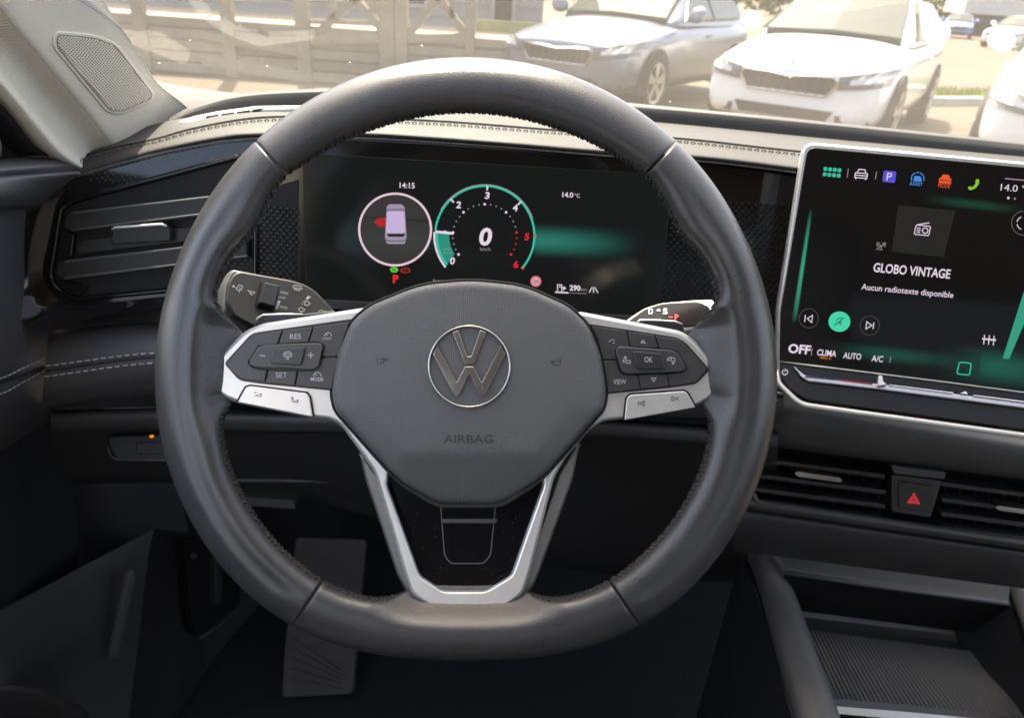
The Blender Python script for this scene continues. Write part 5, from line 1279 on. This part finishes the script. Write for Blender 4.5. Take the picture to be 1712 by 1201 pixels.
    gq = [(-.42, -.012, .675), (-.20, -.018, .665), (0, -.020, .645), (.20, -.018, .665), (.42, -.012, .675), (.46, .0, .62), (.38, .0, .50), (-.38, .0, .50), (-.46, .0, .62)]
    gr = slab('grille', gq, GRILLE, t=.06)
    V, Fc = tube_geo([T(x, y - .012, z) for x, y, z in gq], .014, 6, closed=True)
    mk('grille_surround', V, Fc, mat('chrome trim', (.65, .64, .62), .2, 1.), gr)
    for j in range(9):
        x = -.36 + j * .09
        slab('grille_bar', [(x, -.024, .51), (x + .02, -.024, .51), (x + .02, -.03, .64), (x, -.03, .64)], mat('bar', (.03, .03, .03), .3), gr, t=.01)
    slab('lower_intake', [(-.48, .0, .37), (.48, .0, .37), (.42, .02, .27), (-.42, .02, .27)], GRILLE, t=.05)
    part('bonnet_badge', [(.035 * math.cos(2 * math.pi * j / 16), .045 + .01 * math.sin(2 * math.pi * j / 16), .765 + .035 * math.sin(2 * math.pi * j / 16)) for j in range(16)], [tuple(range(16))], MAT['chrome trim'], bd, smooth=False)
    slab('bonnet_seam', [(-.60, 1.28, .985), (.60, 1.28, .985), (.60, 1.31, .995), (-.60, 1.31, .995)], GRILLE, t=.01)
    return root
WHITE = mat('paint white', (.80, .79, .76), .18, coat=.6)
GREY = mat('paint silver', (.15, .165, .20), .30, .45, coat=.5)
BLUE = mat('paint blue', (.12, .20, .42), .25, coat=.5)
ANG = math.radians(33)
GRP = 'cars parked in the lot'
car_body('parked_car', (2.46, 7.45), ANG, WHITE, 'white hatchback facing the windscreen, right of the silver car', GRP)
car_body('parked_car', (.27, 8.9), ANG, GREY, 'silver grey hatchback parked by the timber terrace', GRP, W_=.89)
car_body('parked_car', (4.45, 5.85), ANG, WHITE, 'white car cut off at the right edge of the photo, only its headlamp shows', GRP)
car_body('parked_car', (22.0, 38), math.radians(48), WHITE, 'distant small white car at the far right across the lot', GRP)
car_body('parked_car', (26.2, 50), math.radians(28), BLUE, 'distant small blue car behind the white hatchback', GRP)
tk = thing('truck', (42, 62, 0), 'far pale box trailer at the top right edge', 'truck')
boxw('box', (31.5, 60, 1.5), (54, 63, 4.0), mat('trailer', (.62, .60, .54), .5, var=.06, vscale=.6), tk)
boxw('chassis', (31.8, 60.2, .8), (54, 62.8, 1.46), mat('chassis', (.05, .05, .05), .7), tk)
for x in (33.5, 35, 46, 48, 50):
    V, Fc = tube_geo([V3(x, 59.9, .5), V3(x, 63, .5)], .5, 20)
    mk('wheel', V, Fc, TYRE, tk)
# grass strip with kerb
KERB = mat('kerb stone', (.42, .39, .33), .85, var=.12, vscale=3)
gx0, gx1 = 4.6, 16.0
GR_ = mat('grass', (.16, .20, .025), .9, var=.35, vscale=3)
rnd = random.Random(3)
V = []; Fc = []
def gpos(u, v): return V3(4.6 + 9 * u, 11.2 + 4.4 * u + 1.5 * v, 0)
for k in range(9000):
    p = gpos(rnd.random(), rnd.random()); h = rnd.uniform(.05, .16); a = rnd.uniform(0, 6.28); w = .012
    d = V3(math.cos(a) * w, math.sin(a) * w, 0); l = V3(rnd.uniform(-.04, .04), rnd.uniform(-.04, .04), h)
    b = len(V); V += [p - d, p + d, p + l]; Fc.append((b, b + 1, b + 2))
mk('grass', V, Fc, GR_, smooth=False, label='yellow-green grass strip beside the white hatchback', cat='grass', kind='stuff')
mk('verge', [gpos(0, 0) + V3(0, 0, .03), gpos(1, 0) + V3(0, 0, .03), gpos(1, 1) + V3(0, 0, .03), gpos(0, 1) + V3(0, 0, .03)], [(0, 1, 2, 3)], mat('verge soil', (.15, .16, .04), .95, var=.3, vscale=2), kind='structure')
kb_ = thing('kerb', gpos(.5, -.1), 'pale kerb stones along the grass strip', 'kerb')
for k in range(10):
    a, b = gpos(k / 10 + .002, -.12), gpos((k + 1) / 10 - .002, -.12); n_ = V3(-.44, .9, 0) * .15
    q = [a, b, b + n_, a + n_]
    o = mk('kerb_stone', [p for p in q] + [p + V3(0, 0, .12) for p in q], [(4, 5, 6, 7), (0, 1, 5, 4), (1, 2, 6, 5), (2, 3, 7, 6), (3, 0, 4, 7)], KERB, kb_, smooth=False)

# timber terrace and pale boarded building
WOOD = [mat('timber %d' % i, c, .8, bump='noise', bscale=30, bstr=.3, bdist=.004, var=.15, vscale=5) for i, c in enumerate([(.26, .21, .15), (.30, .245, .175), (.22, .18, .13), (.27, .22, .155)])]
PALE = [mat('boarding %d' % i, c, .8, var=.06, vscale=3) for i, c in enumerate([(.30, .295, .275), (.33, .32, .295), (.27, .27, .255)])]
DW_ = mat('dark pane', (.035, .045, .052), .15, spec=.3)
te = thing('terrace', (-2.2, 9.4, 0), 'timber terrace front with posts and diagonal braces beyond the windscreen', 'terrace')
TY = 9.6
def px_at(px, py, Y): return atY(px, py, Y)
xl, xr = px_at(330, 120, TY)[0] - 3.5, px_at(868, 60, TY)[0]
zt = .66
rows = 5
for r in range(rows):
    z0 = r * zt / rows; x = xl; k = 0
    while x < xr - .05:
        ln = min(rnd.uniform(1.6, 2.6), xr - x)
        d = rnd.uniform(-.008, .008)
        bevel(boxw('plank', (x + .004, TY + d, z0 + .012), (x + ln - .004, TY + .04 + d, z0 + zt / rows - .006), WOOD[rnd.randrange(4)], te), .006, 1)
        x += ln; k += 1
boxw('deck', (xl, TY + .05, zt - .09), (xr, TY + 2.2, zt - .01), WOOD[1], te)
def post(px, w, z0=0, z1=2.6, dy=-.06):
    x = px_at(px, 70, TY)[0]
    return bevel(boxw('post', (x - w / 2, TY + dy, z0), (x + w / 2, TY + dy + .12, z1), WOOD[rnd.randrange(4)], te), .008, 1)
for px, w in ((508, .17), (648, .19), (672, .15), (786, .12), (385, .15), (240, .15)): post(px, w)
def beam(p, q, w=.09, dy=-.02, nm='brace'):
    a = V3(px_at(*p, TY)[0], TY + dy, px_at(*p, TY)[2]); b = V3(px_at(*q, TY)[0], TY + dy, px_at(*q, TY)[2])
    d = (b - a) / np.linalg.norm(b - a); n_ = V3(-d[2], 0, d[0]) * w / 2
    V = [a - n_, a + n_, b + n_, b - n_]; V = V + [v + V3(0, .07, 0) for v in V]
    return mk(nm, V, [(0, 1, 2, 3), (7, 6, 5, 4), (0, 4, 5, 1), (1, 5, 6, 2), (2, 6, 7, 3), (3, 7, 4, 0)], WOOD[rnd.randrange(4)], te, smooth=False)
beam((525, 60), (600, -8)); beam((650, 62), (588, -8)); beam((685, 55), (732, -6)); beam((782, 62), (728, -12)); beam((555, -20), (556, 30), .08); beam((622, -20), (622, 20), .08); beam((756, -20), (756, 30), .06)
beam((515, 66), (790, 62), .10, -.03, 'rail'); beam((510, 36), (650, 38), .05, -.01, 'rail'); beam((345, 60), (510, 88), .09, -.05, 'rail'); beam((340, 100), (510, 128), .13, -.05, 'rail')
bu = thing('building', (-3, 12.4, 0), 'pale weatherboarded building with dark panes behind the timber terrace', 'building')
BY = 12.2
bx0, bx1 = px_at(120, 20, BY)[0] - 5, px_at(905, 30, BY)[0]
bevel(boxw('wall', (bx0, BY + .05, 0), (bx1, BY + 4.5, 4.2), PALE[0], bu), .01, 1)
for r in range(20):
    z0 = .15 + r * .2
    V = [(bx0 - .02, BY + .01, z0), (bx1 + .02, BY + .01, z0), (bx1 + .02, BY + .035, z0 + .196), (bx0 - .02, BY + .035, z0 + .196), (bx0 - .02, BY + .06, z0), (bx1 + .02, BY + .06, z0), (bx1 + .02, BY + .06, z0 + .196), (bx0 - .02, BY + .06, z0 + .196)]
    mk('board', V, [(0, 1, 2, 3), (0, 4, 5, 1), (3, 2, 6, 7), (0, 3, 7, 4), (1, 5, 6, 2)], PALE[rnd.randrange(3)], bu, smooth=False)
for (pa, pb, za_, zb_2) in ((348, 500, .85, 3.2), (520, 640, .85, 3.0), (676, 716, .85, 3.0), (820, 862, .45, 3.0)):
    xa, xb = px_at(pa, 30, BY)[0], px_at(pb, 30, BY)[0]
    w = boxw('window', (xa, BY - .03, za_), (xb, BY + .02, zb_2), mat('frame grey', (.36, .36, .34), .5), bu)
    boxw('pane', (xa + .06, BY - .035, za_ + .06), (xb - .06, BY - .02, zb_2 - .06), DW_, w)
# mossy low wall beside the terrace
ml = thing('low_wall', (0, 11, 0), 'mossy green plank wall left of the silver car', 'wall')
MOSS = [mat('mossy plank %d' % i, c, .9, var=.3, vscale=3) for i, c in enumerate([(.30, .30, .12), (.36, .33, .15), (.25, .28, .09)])]
xa, xb = px_at(795, 60, 11.)[0], px_at(960, 60, 11.)[0]
for r in range(4):
    bevel(boxw('plank', (xa, 11 + rnd.uniform(-.01, .01), .02 + r * .2), (xb, 11.06, .205 + r * .2), MOSS[r % 3], ml), .01, 1)
# hedge line closing the far side of the lot
hg = []
V = []; Fc = []
for k in range(14000):
    x = rnd.uniform(-30, 120); y = 95 + rnd.uniform(-3, 3); z = rnd.random() ** .7 * (4.5 + 1.6 * math.sin(x * .31) + 1.1 * math.sin(x * .83 + 1))
    a = rnd.uniform(0, 6.28); s = rnd.uniform(.25, .6)
    b = len(V); V += [V3(x - s * math.cos(a), y - s * math.sin(a), z), V3(x + s * math.cos(a), y + s * math.sin(a), z + rnd.uniform(-.2, .2)), V3(x + rnd.uniform(-.3, .3), y, z + s * 1.3)]; Fc.append((b, b + 1, b + 2))
mk('treeline', V, Fc, mat('far leaves', (.16, .17, .08), .8, var=.3, vscale=.4), smooth=False, label='far belt of trees closing the parking lot', cat='treeline', kind='stuff')
